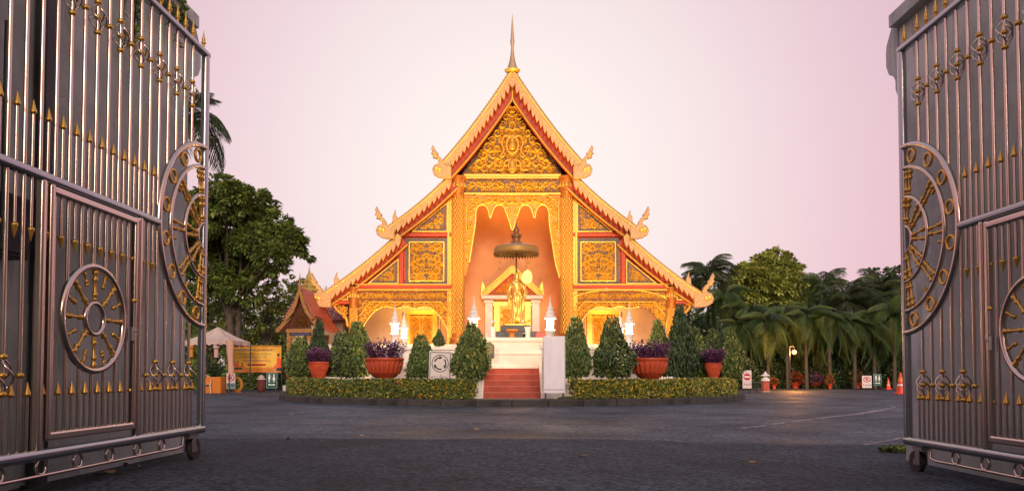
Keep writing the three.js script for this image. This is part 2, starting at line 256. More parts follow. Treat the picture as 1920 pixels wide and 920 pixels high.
    if (cg > 0) { at('bar', barGeo(CW[1] + cg, lowTop), M.steel, u, 0, 0); at('bar', barGeo(low, CW[1] - cg), M.steel, u, 0, 0); }
    else { const l = at('bar', barGeo(low, lowTop), M.steel, u, 0); addKnots(l, k, false, !inDoor); }
    at('finial', gateGeo.finial, M.goldPaint, u, 4.322);
  }
  at('finial', gateGeo.finial, M.goldPaint, 0.1, 4.322);
  function addKnots(bar, k, up, low) {
    const put = (n, geo, m, v) => { const o = mesh(n, geo, m, bar); o.position.y = v; };
    for (const v of [up ? 3.75 : 0, low ? 0.865 : 0]) if (v) { if (k % 2) put('ball', gateGeo.ball, M.goldPaint, v); else { put('basket', gateGeo.basket, M.steel, v); for (const d of [-0.125, 0, 0.125]) put('ball', gateGeo.ball, M.goldPaint, v + d); } }
  }
  // spears between the bars: up and down from the middle rail, up from the bottom rail
  for (let k = -1; k < nBars; k++) {
    const u = 0.345 + 0.1665 * (k + 0.5); if (u > end - 0.12) break;
    const inDoor = u > d0 && u < d1, nearM = Math.abs(u - 1.335) < 0.05 || Math.abs(u - 2.655) < 0.05;
    const rodTo = (v0, v1) => new THREE.CylinderGeometry(0.0115, 0.0115, Math.abs(v1 - v0), 8).translate(0, (v0 + v1) / 2, 0);
    const spear = (v0, v1, down) => { const b = at('spear_bar', rodTo(v0, v1), M.steel, u, 0); const s = mesh('spearhead', gateGeo.spear, M.goldPaint, b); s.position.y = v1; if (down) s.rotation.x = Math.PI; };
    if (u > 1.0) { spear(2.32, 2.70, false); if (!nearM) spear(inDoor ? 2.19 : 2.26, 1.905, true); }
    if (!nearM) spear(inDoor ? 0.455 : 0.34, 0.715, false);
  }
  return g;
}
gateLeaf(1, [-3.275, 0, -8.025], -Math.atan(0.0352), 1, 'open stainless steel gate leaf before the wall with hanging creepers');
gateLeaf(-1, [4.0, -0.093, -7.70], Math.atan(0.012), 0.967, 'open stainless steel gate leaf beside the tall traffic cone');

// ================================================================ SHOPHOUSES across the street, behind the camera: they shade the forecourt and darken what the steel mirrors
{
  const r = rng(71), tone = [[0.42, 0.38, 0.33], [0.34, 0.30, 0.30], [0.46, 0.40, 0.30], [0.30, 0.33, 0.34]];
  for (let k = 0; k < 4; k++) {
    const x = -19.5 + 13 * k, h = 7.2 + 1.2 * r(), t = thing('shophouse', ['beige', 'grey', 'yellow', 'blue grey'][k] + ' two storey shophouse across the street behind the forecourt', 'building', [x, 0, 21], Math.PI, 'shophouses across the street');
    mesh('wall', uvBox(box(12.6, h, 8, 0, h / 2, -4)), mat(...tone[k], { roughness: 0.9 }), t); mesh('cornice', box(12.8, 0.35, 0.5, 0, h - 0.2, 0.12), mat(0.4, 0.38, 0.36), t); mesh('awning', box(12.2, 0.1, 2.0, 0, 3.1, 1.0), mat(0.18, 0.16, 0.15), t);
    for (const wx of [-4.6, -1.55, 1.55, 4.6]) { const w = mesh('window', box(1.5, 1.5, 0.08, wx, 5.1, 0.03), mat(0.06, 0.07, 0.08, { roughness: 0.15 }), t); mesh('frame', merge(box(1.66, 0.08, 0.12, wx, 4.32, 0.04), box(1.66, 0.08, 0.12, wx, 5.88, 0.04), box(0.07, 1.5, 0.12, wx, 5.1, 0.042)), mat(0.4, 0.36, 0.3), w); mesh('shutter_door', box(2.6, 2.6, 0.08, wx, 1.32, 0.03), mat(0.16, 0.16, 0.17, { roughness: 0.5, metalness: 0.3 }), t); }
  }
}

// ================================================================ CARVED RELIEF
// scrolls with a raised ridge and small leaves, laid out as mirrored pairs inside an outline
function ridge(path, w, h, P) { // path: [x,y] list, tapered; adds triangles to P
  const n = path.length, L = [], R = [], T = [];
  for (let i = 0; i < n; i++) { const a = path[Math.max(i - 1, 0)], b = path[Math.min(i + 1, n - 1)]; let dx = b[0] - a[0], dy = b[1] - a[1]; const l = Math.hypot(dx, dy) || 1; dx /= l; dy /= l; const t = i / (n - 1), ww = w * (0.35 + 0.9 * Math.sin(Math.PI * Math.min(1, 0.15 + t * 0.85))); L.push([path[i][0] - dy * ww, path[i][1] + dx * ww, 0]); R.push([path[i][0] + dy * ww, path[i][1] - dx * ww, 0]); T.push([path[i][0], path[i][1], h * (0.5 + 0.5 * Math.sin(Math.PI * t))]); }
  for (let i = 0; i + 1 < n; i++) P.push(...L[i], ...T[i], ...T[i + 1], ...L[i], ...T[i + 1], ...L[i + 1], ...T[i], ...R[i], ...R[i + 1], ...T[i], ...R[i + 1], ...T[i + 1]);
}
function petal(x, y, a, l, w, h, P) { const c = Math.cos(a), s = Math.sin(a), B = [x, y, 0], E = [x + c * l, y + s * l, 0.3 * h], A = [x + c * l * 0.45 - s * w, y + s * l * 0.45 + c * w, 0], D = [x + c * l * 0.45 + s * w, y + s * l * 0.45 - c * w, 0], T = [x + c * l * 0.4, y + s * l * 0.4, h]; P.push(...B, ...T, ...A, ...A, ...T, ...E, ...E, ...T, ...D, ...D, ...T, ...B); }
function scroll(x, y, R, a0, dir, P, r) {
  const n = 11, path = []; for (let i = 0; i < n; i++) { const t = i / (n - 1), a = a0 + dir * t * 8.2, q = R * (1 - 0.86 * t); path.push([x + Math.cos(a) * q, y + Math.sin(a) * q]); }
  ridge(path, R * 0.24, R * 0.85, P);
  for (let k = 0; k < 5; k++) { const a = a0 + dir * (0.3 + k * 1.0), q = R * (1 - 0.1 * k); petal(x + Math.cos(a) * q * 0.92, y + Math.sin(a) * q * 0.92, a - dir * 0.9 + r() * 0.3, R * (0.42 + 0.2 * r()), R * 0.14, R * 0.45, P); }
}
function reliefGeo(poly, R, seed, mirrorX = null, fill = 1) {
  const r = rng(seed), P = [], xs = poly.map(p => p[0]), ys = poly.map(p => p[1]), x0 = Math.min(...xs), x1 = Math.max(...xs), y0 = Math.min(...ys), y1 = Math.max(...ys);
  const one = (x, y, q, a, d) => { scroll(x, y, q, a, d, P, r); };
  const step = R * 1.72; let row = 0;
  for (let y = y0 + R * 0.9; y < y1; y += step * 0.87, row++) for (let x = x0 + R * 0.9 + (row % 2) * step * 0.5; x < x1; x += step) {
    if (mirrorX !== null && x > mirrorX - R * 0.3) continue;
    const jx = x + (r() - 0.5) * R * 0.5, jy = y + (r() - 0.5) * R * 0.5; let q = R * (0.75 + 0.35 * r()), a = r() * 6.28, d = r() < 0.5 ? 1 : -1, ok = false;
    for (let t = 0; t < 3 && !ok; t++) { ok = true; for (let k = 0; k < 8; k++) if (!inside(poly, jx + Math.cos(k * 0.785) * q * 1.02, jy + Math.sin(k * 0.785) * q * 1.02)) { ok = false; break; } if (!ok) q *= 0.68; }
    if (!ok) continue;
    one(jx, jy, q, a, d); if (mirrorX !== null) one(2 * mirrorX - jx, jy, q, Math.PI - a, -d);
  }
  const R2 = R * 0.5, st2 = R2 * 1.9; row = 0;   // small scrolls in the gaps
  for (let y = y0 + R2; y < y1; y += st2 * 0.87, row++) for (let x = x0 + R2 + (row % 2) * st2 * 0.5; x < x1; x += st2) {
    if (mirrorX !== null && x > mirrorX - R2 * 0.3) continue; const q = R2 * (0.8 + 0.4 * r()), a = r() * 6.28, d = r() < 0.5 ? 1 : -1; if (r() < 0.4) continue; let ok = true; for (let k = 0; k < 6; k++) if (!inside(poly, x + Math.cos(k * 1.047) * q, y + Math.sin(k * 1.047) * q)) ok = false; if (!ok) continue;
    one(x, y, q, a, d); if (mirrorX !== null) one(2 * mirrorX - x, y, q, Math.PI - a, -d);
  }
  const nf = Math.round((x1 - x0) * (y1 - y0) / (R * R) * 1.6 * fill);
  for (let i = 0; i < nf; i++) { const x = x0 + r() * (x1 - x0), y = y0 + r() * (y1 - y0); if (mirrorX !== null && x > mirrorX) continue; const a = r() * 6.28, l = R * (0.35 + 0.35 * r()); if (!inside(poly, x, y) || !inside(poly, x + Math.cos(a) * l, y + Math.sin(a) * l)) continue; petal(x, y, a, l, l * 0.3, R * 0.34, P); if (mirrorX !== null) petal(2 * mirrorX - x, y, Math.PI - a, l, l * 0.3, R * 0.34, P); }
  const g = new THREE.BufferGeometry(); g.setAttribute('position', new THREE.Float32BufferAttribute(P, 3)); g.computeVertexNormals(); return g;
}

// ================================================================ TEMPLE
const polyRod = (l, r, closed = false) => { const a = closed ? [...l, l[0]] : l, o = []; for (let i = 0; i + 1 < a.length; i++) { o.push(rod(a[i], a[i + 1], r, r, 6)); o.push(new THREE.SphereGeometry(r, 6, 4).translate(a[i].x, a[i].y, a[i].z)); } return merge(o); };
M.gold = mat(1, 1, 1, { map: mottle([0.88, 0.60, 0.10], [0.97, 0.72, 0.17], 71, 8), metalness: 0.45, roughness: 0.42 });
M.goldDeep = mat(1, 1, 1, { map: mottle([0.56, 0.29, 0.04], [0.74, 0.42, 0.07], 73, 8), metalness: 0.45, roughness: 0.45 });
M.paleGold = mat(1, 1, 1, { map: mottle([0.56, 0.33, 0.13], [0.70, 0.44, 0.20], 75, 16), metalness: 0.1, roughness: 0.55, bumpMap: rep(grain, 2), bumpScale: 0.01 });
M.red = mat(1, 1, 1, { map: mottle([0.44, 0.042, 0.006], [0.56, 0.072, 0.010], 77, 8), roughness: 0.55 });
M.redDark = mat(0.22, 0.07, 0.012, { roughness: 0.6 });
M.mosaic = (() => { const r = rng(9), c = [[0.28, 0.10, 0.016], [0.24, 0.085, 0.014], [0.10, 0.10, 0.13], [0.25, 0.10, 0.015], [0.22, 0.045, 0.012], [0.09, 0.12, 0.08], [0.25, 0.11, 0.02], [0.20, 0.07, 0.012]], cells = Array.from({ length: 64 * 64 }, () => { const q = c[Math.floor(r() * c.length)], s = 0.6 + r() * 0.7; return q.map(v => v * s); }); return mat(1, 1, 1, { map: rep(tex(512, (u, v) => { const i = Math.floor(u * 64), j = Math.floor(v * 64); return ((u * 64) % 1 < 0.12 || (v * 64) % 1 < 0.12) ? [0.1, 0.05, 0.02] : cells[j * 64 + i]; }, true), 0.3), roughness: 0.5, metalness: 0.1 }); })();
M.mosaicBlue = (() => { const r = rng(10), c = [[0.06, 0.11, 0.14], [0.09, 0.07, 0.16], [0.12, 0.13, 0.12], [0.07, 0.12, 0.09], [0.20, 0.11, 0.05]], cells = Array.from({ length: 64 * 64 }, () => { const q = c[Math.floor(r() * c.length)], s = 0.6 + r() * 0.9; return q.map(v => v * s); }); return mat(1, 1, 1, { map: rep(tex(512, (u, v) => { const i = Math.floor(u * 64), j = Math.floor(v * 64); return ((u * 64) % 1 < 0.12 || (v * 64) % 1 < 0.12) ? [0.2, 0.1, 0.04] : cells[j * 64 + i]; }, true), 0.3), roughness: 0.6, metalness: 0 }); })();
M.peach = mat(1, 1, 1, { map: rep(mottle([0.68, 0.36, 0.16], [0.78, 0.44, 0.21], 80, 4), 0.2), roughness: 0.85 });
M.cream = mat(1, 1, 1, { map: rep(mottle([0.66, 0.50, 0.36], [0.76, 0.60, 0.45], 79, 4), 0.2), roughness: 0.85 });
M.white = mat(1, 1, 1, { map: rep(mottle([0.72, 0.68, 0.63], [0.84, 0.80, 0.75], 81, 4), 0.6), roughness: 0.7, bumpMap: rep(grain, 1), bumpScale: 0.002 });
M.tile = mat(1, 1, 1, { map: mottle([0.30, 0.06, 0.04], [0.46, 0.12, 0.07], 83, 8), roughness: 0.5 });
M.oldGold = mat(1, 1, 1, { map: mottle([0.22, 0.10, 0.025], [0.36, 0.18, 0.045], 87, 16), metalness: 0.35, roughness: 0.5 });
M.columnGold = mat(1, 1, 1, { map: mottle([0.42, 0.14, 0.02], [0.56, 0.22, 0.03], 85, 16), metalness: 0.4, roughness: 0.45 });

const TZ = 44, CX = 961;
const tx = (px, Z = TZ) => (px - CX) * Z / F, ty = (py, Z = TZ) => atDepth(CX, py, Z).y;
const temple = thing('temple_hall', 'gilded temple hall with three tiered gable roof and carved front', 'temple', [0.02, 0, -TZ]);
{
  const part = (n, g, m, p = temple) => mesh(n, g, m, p);
  const pts = l => l.map(([x, y]) => [tx(x), ty(y)]);
  const mir = l => l.map(([x, y]) => [2 * CX - x, y]).reverse();
  const both = (l, fn) => { fn(pts(l), -1); fn(pts(mir(l)), 1); };
  const relief = (name, poly, R, z, seed, m = M.gold, mx = null, fill = 1, par = temple) => { const g = reliefGeo(poly, R, seed, mx, fill).translate(0, 0, z); const o = part(name, uvBox(g), m, par); o.userData.kind = 'stuff'; return o; };
  const floorY = ty(646);
  // base, floor, rear hall
  part('base', uvBox(merge(box(22, floorY + 0.15, 30, 0, (floorY + 0.15) / 2 - 0.15 - 0.002, -14.2), box(22.5, 0.25, 30.3, 0, 0.3, -14.2), box(22.4, 0.18, 30.2, 0, floorY - 0.1, -14.2))), M.white);
  // back wall of the porch, side walls, ceiling
  const wz = -4.2;
  part('hall_wall', uvBox(box(7.2, 11.2, 0.3, 0, floorY + 5.6, wz - 0.15)), M.peach);
  both([[640, 646], [640, 548], [660, 534], [742, 462], [846, 366], [846, 646]], p => part('hall_wall', uvBox(slab(p, 0.3, 0, wz - 0.31)), M.cream));
  for (const s of [-1, 1]) part('hall_wall', uvBox(box(0.3, 3.0, 20, s * tx(641), floorY + 1.5, wz - 10.3)), M.cream);
  part('porch_side_wall', uvBox(merge(box(0.22, 10.6, 3.7, -3.5, floorY + 5.3, -2.2), box(0.22, 10.6, 3.7, 3.5, floorY + 5.3, -2.2))), M.peach);
  part('porch_ceiling', merge(box(6.8, 0.1, 4.1, 0, ty(340), -2.1), box(6.4, 0.1, 4.0, -6.9, ty(535), -2.1), box(6.4, 0.1, 4.0, 6.9, ty(535), -2.1)), M.red);
  // backing boards of the front
  part('gable_backing', uvBox(slab(pts([[862, 332], [961, 176], [1060, 332]]), 0.1, 0, -0.12)), M.mosaic);
  both([[846, 541], [846, 356], [742, 446], [742, 470], [654, 541]], (p) => part('bay_backing', uvBox(slab(p, 0.1, 0, -0.16)), M.red));
  // pediment
  const ped = pts([[866, 328], [961, 186], [1056, 328]]);
  relief('pediment_carving', ped, 0.3, 0.0, 101, M.gold, 0);
  { // the figure in the middle of the pediment: stacked medallions with a crown
    const f = []; const ring = (y, r, t) => f.push(new THREE.TorusGeometry(r, t, 8, 20).scale(0.8, 1.25, 1).translate(0, ty(y), 0.16));
    ring(273, 0.42, 0.085); ring(312, 0.3, 0.07); ring(238, 0.2, 0.06);
    f.push(lathe([[0.001, 0], [0.2, 0.05], [0.26, 0.3], [0.14, 0.5], [0.16, 0.62], [0.1, 0.75], [0.03, 1.0], [0.001, 1.2]], 10).translate(0, ty(284), 0.14), lathe([[0.001, 0], [0.3, 0.02], [0.34, 0.12], [0.2, 0.3], [0.26, 0.5], [0.12, 0.7], [0.001, 0.75]], 10).translate(0, ty(322), 0.12));
    for (const s of [-1, 1]) { f.push(tube([V(0, ty(262), 0.15), V(s * 0.4, ty(256), 0.2), V(s * 0.62, ty(268), 0.18), V(s * 0.5, ty(284), 0.18), V(s * 0.75, ty(296), 0.15)], 0.075, 14, 6), tube([V(0, ty(300), 0.15), V(s * 0.4, ty(304), 0.2), V(s * 0.55, ty(318), 0.16), V(s * 0.9, ty(320), 0.12)], 0.07, 14, 6)); }
    part('pediment_figure', merge(f), M.goldDeep);
  }
  // frieze below the pediment, mouldings
  part('frieze_board', uvBox(slab(pts([[872, 363], [872, 332], [1050, 332], [1050, 363]]), 0.12, 0, -0.1)), M.mosaic);
  relief('frieze_carving', pts([[874, 362], [874, 337], [1048, 337], [1048, 362]]), 0.2, 0.03, 103, M.gold, 0);
  for (const [y, h, d] of [[330, 0.13, 0.34], [334, 0.1, 0.24], [364, 0.1, 0.26]]) part('moulding', box(tx(1052) - tx(870), h, d, 0, ty(y), 0.05), M.goldDeep);
  // arch: the lobed valance over the porch
  const lobe = [[872, 521], [869, 500], [869, 366], [1053, 366], [1053, 500], [1050, 521], [1042, 492], [1037, 460], [1031, 420], [1029, 394], [1025, 387], [1019, 384], [1011, 387], [1006, 396], [1003, 410], [998, 396], [993, 387], [986, 384], [978, 387], [973, 398], [967, 414], [961, 432], [955, 414], [949, 398], [944, 387], [936, 384], [929, 387], [924, 396], [919, 410], [916, 396], [911, 387], [903, 384], [897, 387], [893, 394], [891, 420], [885, 460], [880, 492]];
  part('arch_valance', uvBox(slab(pts(lobe), 0.12, 0.02, -0.1)), M.columnGold);
  relief('arch_carving', pts(lobe), 0.22, 0.045, 105, M.gold, 0, 1.2);
  { const e = pts(lobe).slice(5); part('arch_rim', tube(e.map(([x, y]) => V(x, y, 0.07)), 0.045, 140, 6), M.gold); }
  part('arch_band', polyRod(pts([[874, 430], [874, 378], [897, 361], [1025, 361], [1048, 378], [1048, 430]]).map(([x, y]) => V(x, y - 0.12, 0.1)), 0.06), M.goldDeep);
  // columns: shaft with a lattice of small diamonds, capital and base
  const column = (px, r, y0, y1, seed) => {
    const x = tx(px), h = y1 - y0;
    const c = part('column', lathe([[r * 1.35, 0], [r * 1.35, 0.18], [r * 1.15, 0.22], [r * 1.28, 0.34], [r * 1.05, 0.46], [r, 0.5], [r * 0.96, h - 1.2], [r * 1.08, h - 1.15], [r * 1.08, h - 1.08], [r * 0.98, h - 1.02], [r * 1.12, h - 0.7], [r * 1.0, h - 0.6], [r * 1.3, h - 0.15], [r * 1.38, h]], 20).translate(x, y0, 0), M.columnGold);
    const P = [], n = 14, rows = Math.round((h - 1.9) / (r * 0.46));
    for (let j = 0; j < rows; j++) for (let i = 0; i < n; i++) { const a = (i + (j % 2) * 0.5) / n * 6.2832, y = y0 + 0.65 + (h - 1.9) * (j + 0.5) / rows, dy = (h - 1.9) / rows * 0.85, da = 0.42 / n * 6.28, q = r * 0.985, Q = r * 1.1; const k = (aa, yy, rr) => [x + Math.sin(aa) * rr, yy, Math.cos(aa) * rr]; const T = k(a, y, Q), A = k(a, y + dy, q), B = k(a + da, y, q), C = k(a, y - dy, q), D = k(a - da, y, q); P.push(...A, ...D, ...T, ...D, ...C, ...T, ...C, ...B, ...T, ...B, ...A, ...T); }
    const g = new THREE.BufferGeometry(); g.setAttribute('position', new THREE.Float32BufferAttribute(P, 3)); g.computeVertexNormals();
    mesh('diamond_pattern', g, M.goldDeep, c).userData.kind = 'stuff';
    // lotus petals round the capital
    const Q = []; for (let i = 0; i < 12; i++) { const a = i / 12 * 6.2832; Q.push(new THREE.ConeGeometry(r * 0.3, 0.42, 5).scale(1, 1, 0.5).rotateX(-0.25).translate(0, y1 - 0.42, r * 1.12).rotateY(a).translate(x, 0, 0)); }
    mesh('lotus_petals', merge(Q), M.gold, c);
  };
  for (const s of [-1, 1]) { column(CX + s * 102.5, 0.37, floorY, ty(332), 1); column(CX + s * 299, 0.25, floorY, ty(538), 2); }
  // inner jambs between columns and side bays
  for (const s of [-1, 1]) part('jamb', box(0.34, ty(352) - floorY, 0.2, s * tx(CX + 117), (ty(352) + floorY) / 2, -0.05), M.goldDeep);
  // side bays: beams, posts, framed carvings
  for (const s of [-1, 1]) {
    const q = l => pts(s < 0 ? l : mir(l)), X = px => s * (CX - px) * TZ / F;
    const beam = (n, x0, x1, y, h, d, m, z = 0) => part(n, rbox(Math.abs(X(x0) - X(x1)), h, d, 0.02, (X(x0) + X(x1)) / 2, ty(y), z), m);
    beam('beam', 660, 846, 538, 0.2, 0.32, M.red); beam('moulding', 660, 846, 533.5, 0.09, 0.36, M.goldDeep); beam('moulding', 660, 846, 543.5, 0.1, 0.34, M.goldDeep);
    beam('beam', 752, 846, 440, 0.22, 0.22, M.red); part('post', rbox(0.26, ty(446) - ty(534), 0.22, 0.02, X(752), (ty(446) + ty(534)) / 2, 0), M.red);
    part('moulding', box(0.1, ty(376) - ty(534), 0.2, X(840.5), (ty(376) + ty(534)) / 2, 0.02), M.goldDeep);
    // square panel
    const sq = q([[760, 533], [760, 447], [838, 447], [838, 533]]), sqi = q([[767, 527], [767, 454], [832, 454], [832, 527]]);
    const pn = part('square_panel', uvBox(slab(sq, 0.1, 0, -0.04)), M.mosaicBlue);
    mesh('panel_field', uvBox(slab(sqi, 0.05, 0, 0.045)), M.mosaic, pn);
    relief('panel_carving', sqi, 0.26, 0.1, 111, M.gold, (sqi[0][0] + sqi[2][0]) / 2, 1, pn);
    mesh('panel_frame', polyRod(sqi.map(([x, y]) => V(x, y, 0.1)), 0.05, true), M.gold, pn);
    // triangles
    const tri = q([[772, 434], [838, 434], [838, 380]]), tri2 = q([[690, 531], [746, 531], [746, 486]]), tri3 = q([[622, 562], [651, 562], [651, 545]]);
    for (const [t, R, k] of [[tri, 0.2, 0.22], [tri2, 0.18, 0.12], [tri3, 0.1, 0.05]]) {
      const b = part('triangle_panel', uvBox(slab(t, 0.08, 0, -0.03)), M.mosaicBlue); const c = t.reduce((a, p) => [a[0] + p[0] / 3, a[1] + p[1] / 3], [0, 0]), inn = t.map(([x, y]) => [x + (c[0] - x) * 0.22, y + (c[1] - y) * 0.22]);
      mesh('panel_field', uvBox(slab(inn, 0.03, 0, 0.053)), M.mosaic, b); relief('panel_carving', inn, R, 0.086, 117 + R * 100, M.gold, null, 1, b);
      mesh('panel_frame', polyRod(t.map(([x, y]) => V(x, y, 0.06)), 0.04, true), M.gold, b);
    }
    // lower frieze and bracket arch
    const fr = q([[672, 559], [672, 546], [846, 546], [846, 559]]), mid = (X(672) + X(846)) / 2;
    part('frieze_board', uvBox(slab(fr, 0.1, 0, -0.08)), M.redDark); relief('frieze_carving', fr, 0.17, 0.03, 121, M.gold, mid, 1.4);
    const br = q([[672, 616], [671, 560], [848, 560], [848, 640], [842, 640], [840, 622], [832, 604], [822, 590], [811, 580], [798, 575], [776, 578], [760, 574], [744, 578], [722, 575], [707, 580], [696, 590], [686, 603], [680, 614]]);
    part('bracket_arch', uvBox(slab(br, 0.06, 0.01, -0.06)), M.redDark); relief('bracket_carving', br, 0.19, 0.012, 123, M.gold, null, 1.6);
    part('bracket_rim', tube(br.slice(4).map(([x, y]) => V(x, y, 0.03)), 0.04, 80, 5), M.gold);
    part('bracket_band', polyRod(q([[674, 592], [694, 566], [826, 566], [846, 592]]).map(([x, y]) => V(x, y, 0.1)), 0.05), M.goldDeep);
    // small bracket carrying the eave outside the outer column
    part('eave_beam', rbox(tx(654) - tx(600), 0.18, 0.2, 0.02, X(628), ty(567), 0), M.red);
    part('eave_bracket', tube([V(X(652), ty(612), 0), V(X(646), ty(592), 0), V(X(634), ty(584), 0), V(X(626), ty(572), 0), V(X(634), ty(568), 0)], 0.1, 24, 6), M.goldDeep);
    relief('bracket_carving', q([[630, 572], [652, 572], [652, 618], [642, 600]]), 0.14, 0.02, 127, M.gold, null, 2);
  }
  // side doors and the middle door, at the porch's back wall
  const WZ = TZ - wz, bx = (px) => tx(px, WZ), by = py => ty(py, WZ);
  const doorAt = (x0, x1, y1, name) => {
    const w = bx(x1) - bx(x0), x = (bx(x0) + bx(x1)) / 2, h = by(y1) - floorY;
    const d = part('door', merge(box(w * 0.18, h, 0.16, x - w * 0.5, floorY + h / 2, wz + 0.08), box(w * 0.18, h, 0.16, x + w * 0.5, floorY + h / 2, wz + 0.08), box(w * 1.25, 0.26, 0.2, x, floorY + h, wz + 0.1)), M.gold);
    for (const s of [-1, 1]) {
      const l = mesh('door_leaf', uvBox(rbox(w * 0.40, h - 0.1, 0.07, 0.015, x + s * w * 0.205, floorY + (h - 0.1) / 2, wz + 0.06)), M.goldDeep, d);
    }
    const poly = s => { const c = x + s * w * 0.205, hw = w * 0.17; return [[c - hw, floorY + 0.15], [c - hw, floorY + h - 0.25], [c + hw, floorY + h - 0.25], [c + hw, floorY + 0.15]]; };
    for (const s of [-1, 1]) relief('door_carving', poly(s), 0.16, wz + 0.1, 131, M.gold, null, 1, d);
    return d;
  };
  doorAt(764, 816, 586); doorAt(1106, 1158, 586); doorAt(932, 990, 570);
  for (const s of [-1, 1]) { part('pilaster', uvBox(merge(box(0.46, by(563) - floorY, 0.3, s * (bx(CX + 44)), (by(563) + floorY) / 2, wz + 0.15), box(0.6, 0.16, 0.4, s * bx(CX + 44), by(566), wz + 0.2))), M.white); part('niche_panel', uvBox(box(1.2, 3.6, 0.06, s * 5.2 + 0, floorY + 1.9, wz + 0.02)), M.cream); }
  part('lintel', uvBox(box(bx(1018) - bx(903), 0.22, 0.5, 0, by(558), wz + 0.25)), M.white);
  { const P3 = l => l.map(([x, y]) => [bx(x), by(y)]);
    const dp = part('door_pediment', uvBox(slab(P3([[914, 554], [961, 514], [1008, 554]]), 0.2, 0, wz + 0.05)), M.red);
    relief('pediment_carving', P3([[918, 553], [961, 517], [1004, 553]]), 0.14, wz + 0.26, 137, M.gold, 0, 1, dp);
    for (const s of [-1, 1]) { const q = l => P3(l.map(([x, y]) => [CX - s * (CX - x), y])); mesh('gable_board', slab(q([[903, 554], [914, 554], [961, 513], [961, 499], [952, 504]]), 0.3, 0.015, wz + 0.1), M.goldDeep, dp); mesh('gable_rib', tube(q([[905, 549], [954, 506]]).map(([x, y]) => V(x, y, wz + 0.44)), 0.06, 8, 6), M.gold, dp); mesh('end_finial', slab(q([[902, 555], [903, 540], [905, 528], [909, 537], [912, 548], [914, 555]]), 0.2, 0.02, wz + 0.12), M.gold, dp); }
  }
  // ---------------- roof tiers: bargeboard, teeth, crest, red boards, naga ends, roof slabs
  const bez = (a, c, b, n) => Array.from({ length: n + 1 }, (_, i) => { const t = i / n; return [(1 - t) ** 2 * a[0] + 2 * t * (1 - t) * c[0] + t * t * b[0], (1 - t) ** 2 * a[1] + 2 * t * (1 - t) * c[1] + t * t * b[1]]; });
  const offset = (l, d) => l.map((p, i) => { const a = l[Math.max(i - 1, 0)], b = l[Math.min(i + 1, l.length - 1)], dx = b[0] - a[0], dy = b[1] - a[1], q = Math.hypot(dx, dy); return [p[0] - dy / q * d, p[1] + dx / q * d]; });
  const tiers = [ // outer edge from top to eave, in photo pixels on the left half
    { a: [962, 140], c: [890, 252], b: [826, 319], w: 10.5, teeth: 19, z: 1.0, red: 20.5, naga: [832, 340], k: 0.84 },
    { a: [842, 338], c: [786, 394], b: [722, 436], w: 9, teeth: 13, z: 0.75, red: 17, naga: [727, 449], k: 0.82 },
    { a: [748, 442], c: [676, 510], b: [600, 557], w: 9.5, teeth: 16, z: 0.5, red: 16, naga: [607, 574], k: 0.88 }];
  const nagaPts = [[18, 3], [4, 3], [-8, 1], [-18, -5], [-21, -14], [-17, -23], [-8, -27], [-6, -34], [-12, -40], [-20, -42], [-17, -47], [-23, -50], [-20, -54], [-23, -60], [-21, -66], [-17, -58], [-14, -52], [-11, -50], [-12, -45], [-6, -41], [-1, -34], [1, -26], [6, -22], [18, -20]];
  for (const s of [-1, 1]) tiers.forEach((t, ti) => {
    const toM = ([x, y]) => [s * (CX - x) * TZ / F, ty(y)];
    const outer = bez(t.a, t.c, t.b, 18), inner = offset(outer, -t.w), inner2 = offset(outer, -t.w - t.red), lower = offset(outer, -t.w + 1.5);
    const ring = (A, B) => [...A, ...B.slice().reverse()].map(toM);
    const clampMid = l => l.map(([x, y]) => [Math.min(x, CX - 0.2), y]);
    const board = part('gable_board', uvBox(slab(ring(clampMid(outer), clampMid(inner)), 0.16, 0.015, t.z), 1), M.paleGold);
    // teeth along the lower edge
    for (let k = 0; k < t.teeth; k++) {
      const f = (k + 0.55) / (t.teeth + 0.1) * 18, i = Math.floor(f), e = f - i, p = [lower[i][0] * (1 - e) + lower[i + 1][0] * e, lower[i][1] * (1 - e) + lower[i + 1][1] * e];
      const dx = lower[i + 1][0] - lower[i][0], dy = lower[i + 1][1] - lower[i][1], q = Math.hypot(dx, dy), ux = dx / q, uy = dy / q, L = 15;
      const inn = (a, b) => toM([Math.min(p[0] + ux * a + uy * b, CX - 0.1), p[1] + uy * a - ux * b]);
      mesh('tooth', slab([inn(-7, -1), inn(7.5, -1), inn(8.5, 5), inn(10.5, 10.5), inn(4, 8), inn(-2, 4.5)], 0.12, 0.012, t.z + 0.03), M.paleGold, board);
    }
    // crest of small leaves along the upper edge
    const cr = []; const nC = Math.round(t.teeth * 2.2); for (let k = 0; k < nC; k++) { const f = (k + 0.5) / nC * 18, i = Math.floor(f), e = f - i, [x, y] = toM([outer[i][0] * (1 - e) + outer[i + 1][0] * e, outer[i][1] * (1 - e) + outer[i + 1][1] * e]); cr.push(new THREE.ConeGeometry(0.09, 0.24, 5).scale(1, 1, 0.5).rotateZ(-s * -0.5).translate(x, y + 0.05, t.z + 0.08)); }
    mesh('crest', merge(cr), M.goldDeep, board).userData.kind = 'stuff';
    mesh('edge_rib', tube(offset(outer, -3).map(toM).map(([x, y]) => V(x, y, t.z + 0.18)), 0.05, 30, 5), M.gold, board);
    // red boards behind
    part('red_board', uvBox(slab(ring(clampMid(offset(outer, -t.w + 4)), clampMid(inner2)), 0.1, 0.01, t.z - 0.45)), M.red);
    part('red_rib', tube(clampMid(offset(outer, -t.w - t.red + 2)).map(toM).map(([x, y]) => V(x, y, t.z - 0.3)), 0.07, 30, 5), M.goldDeep);
    part('roof_slab', uvBox(slab(ring(clampMid(offset(outer, -2)), clampMid(offset(outer, -8))), 26, 0, t.z - 26.5)), M.tile);
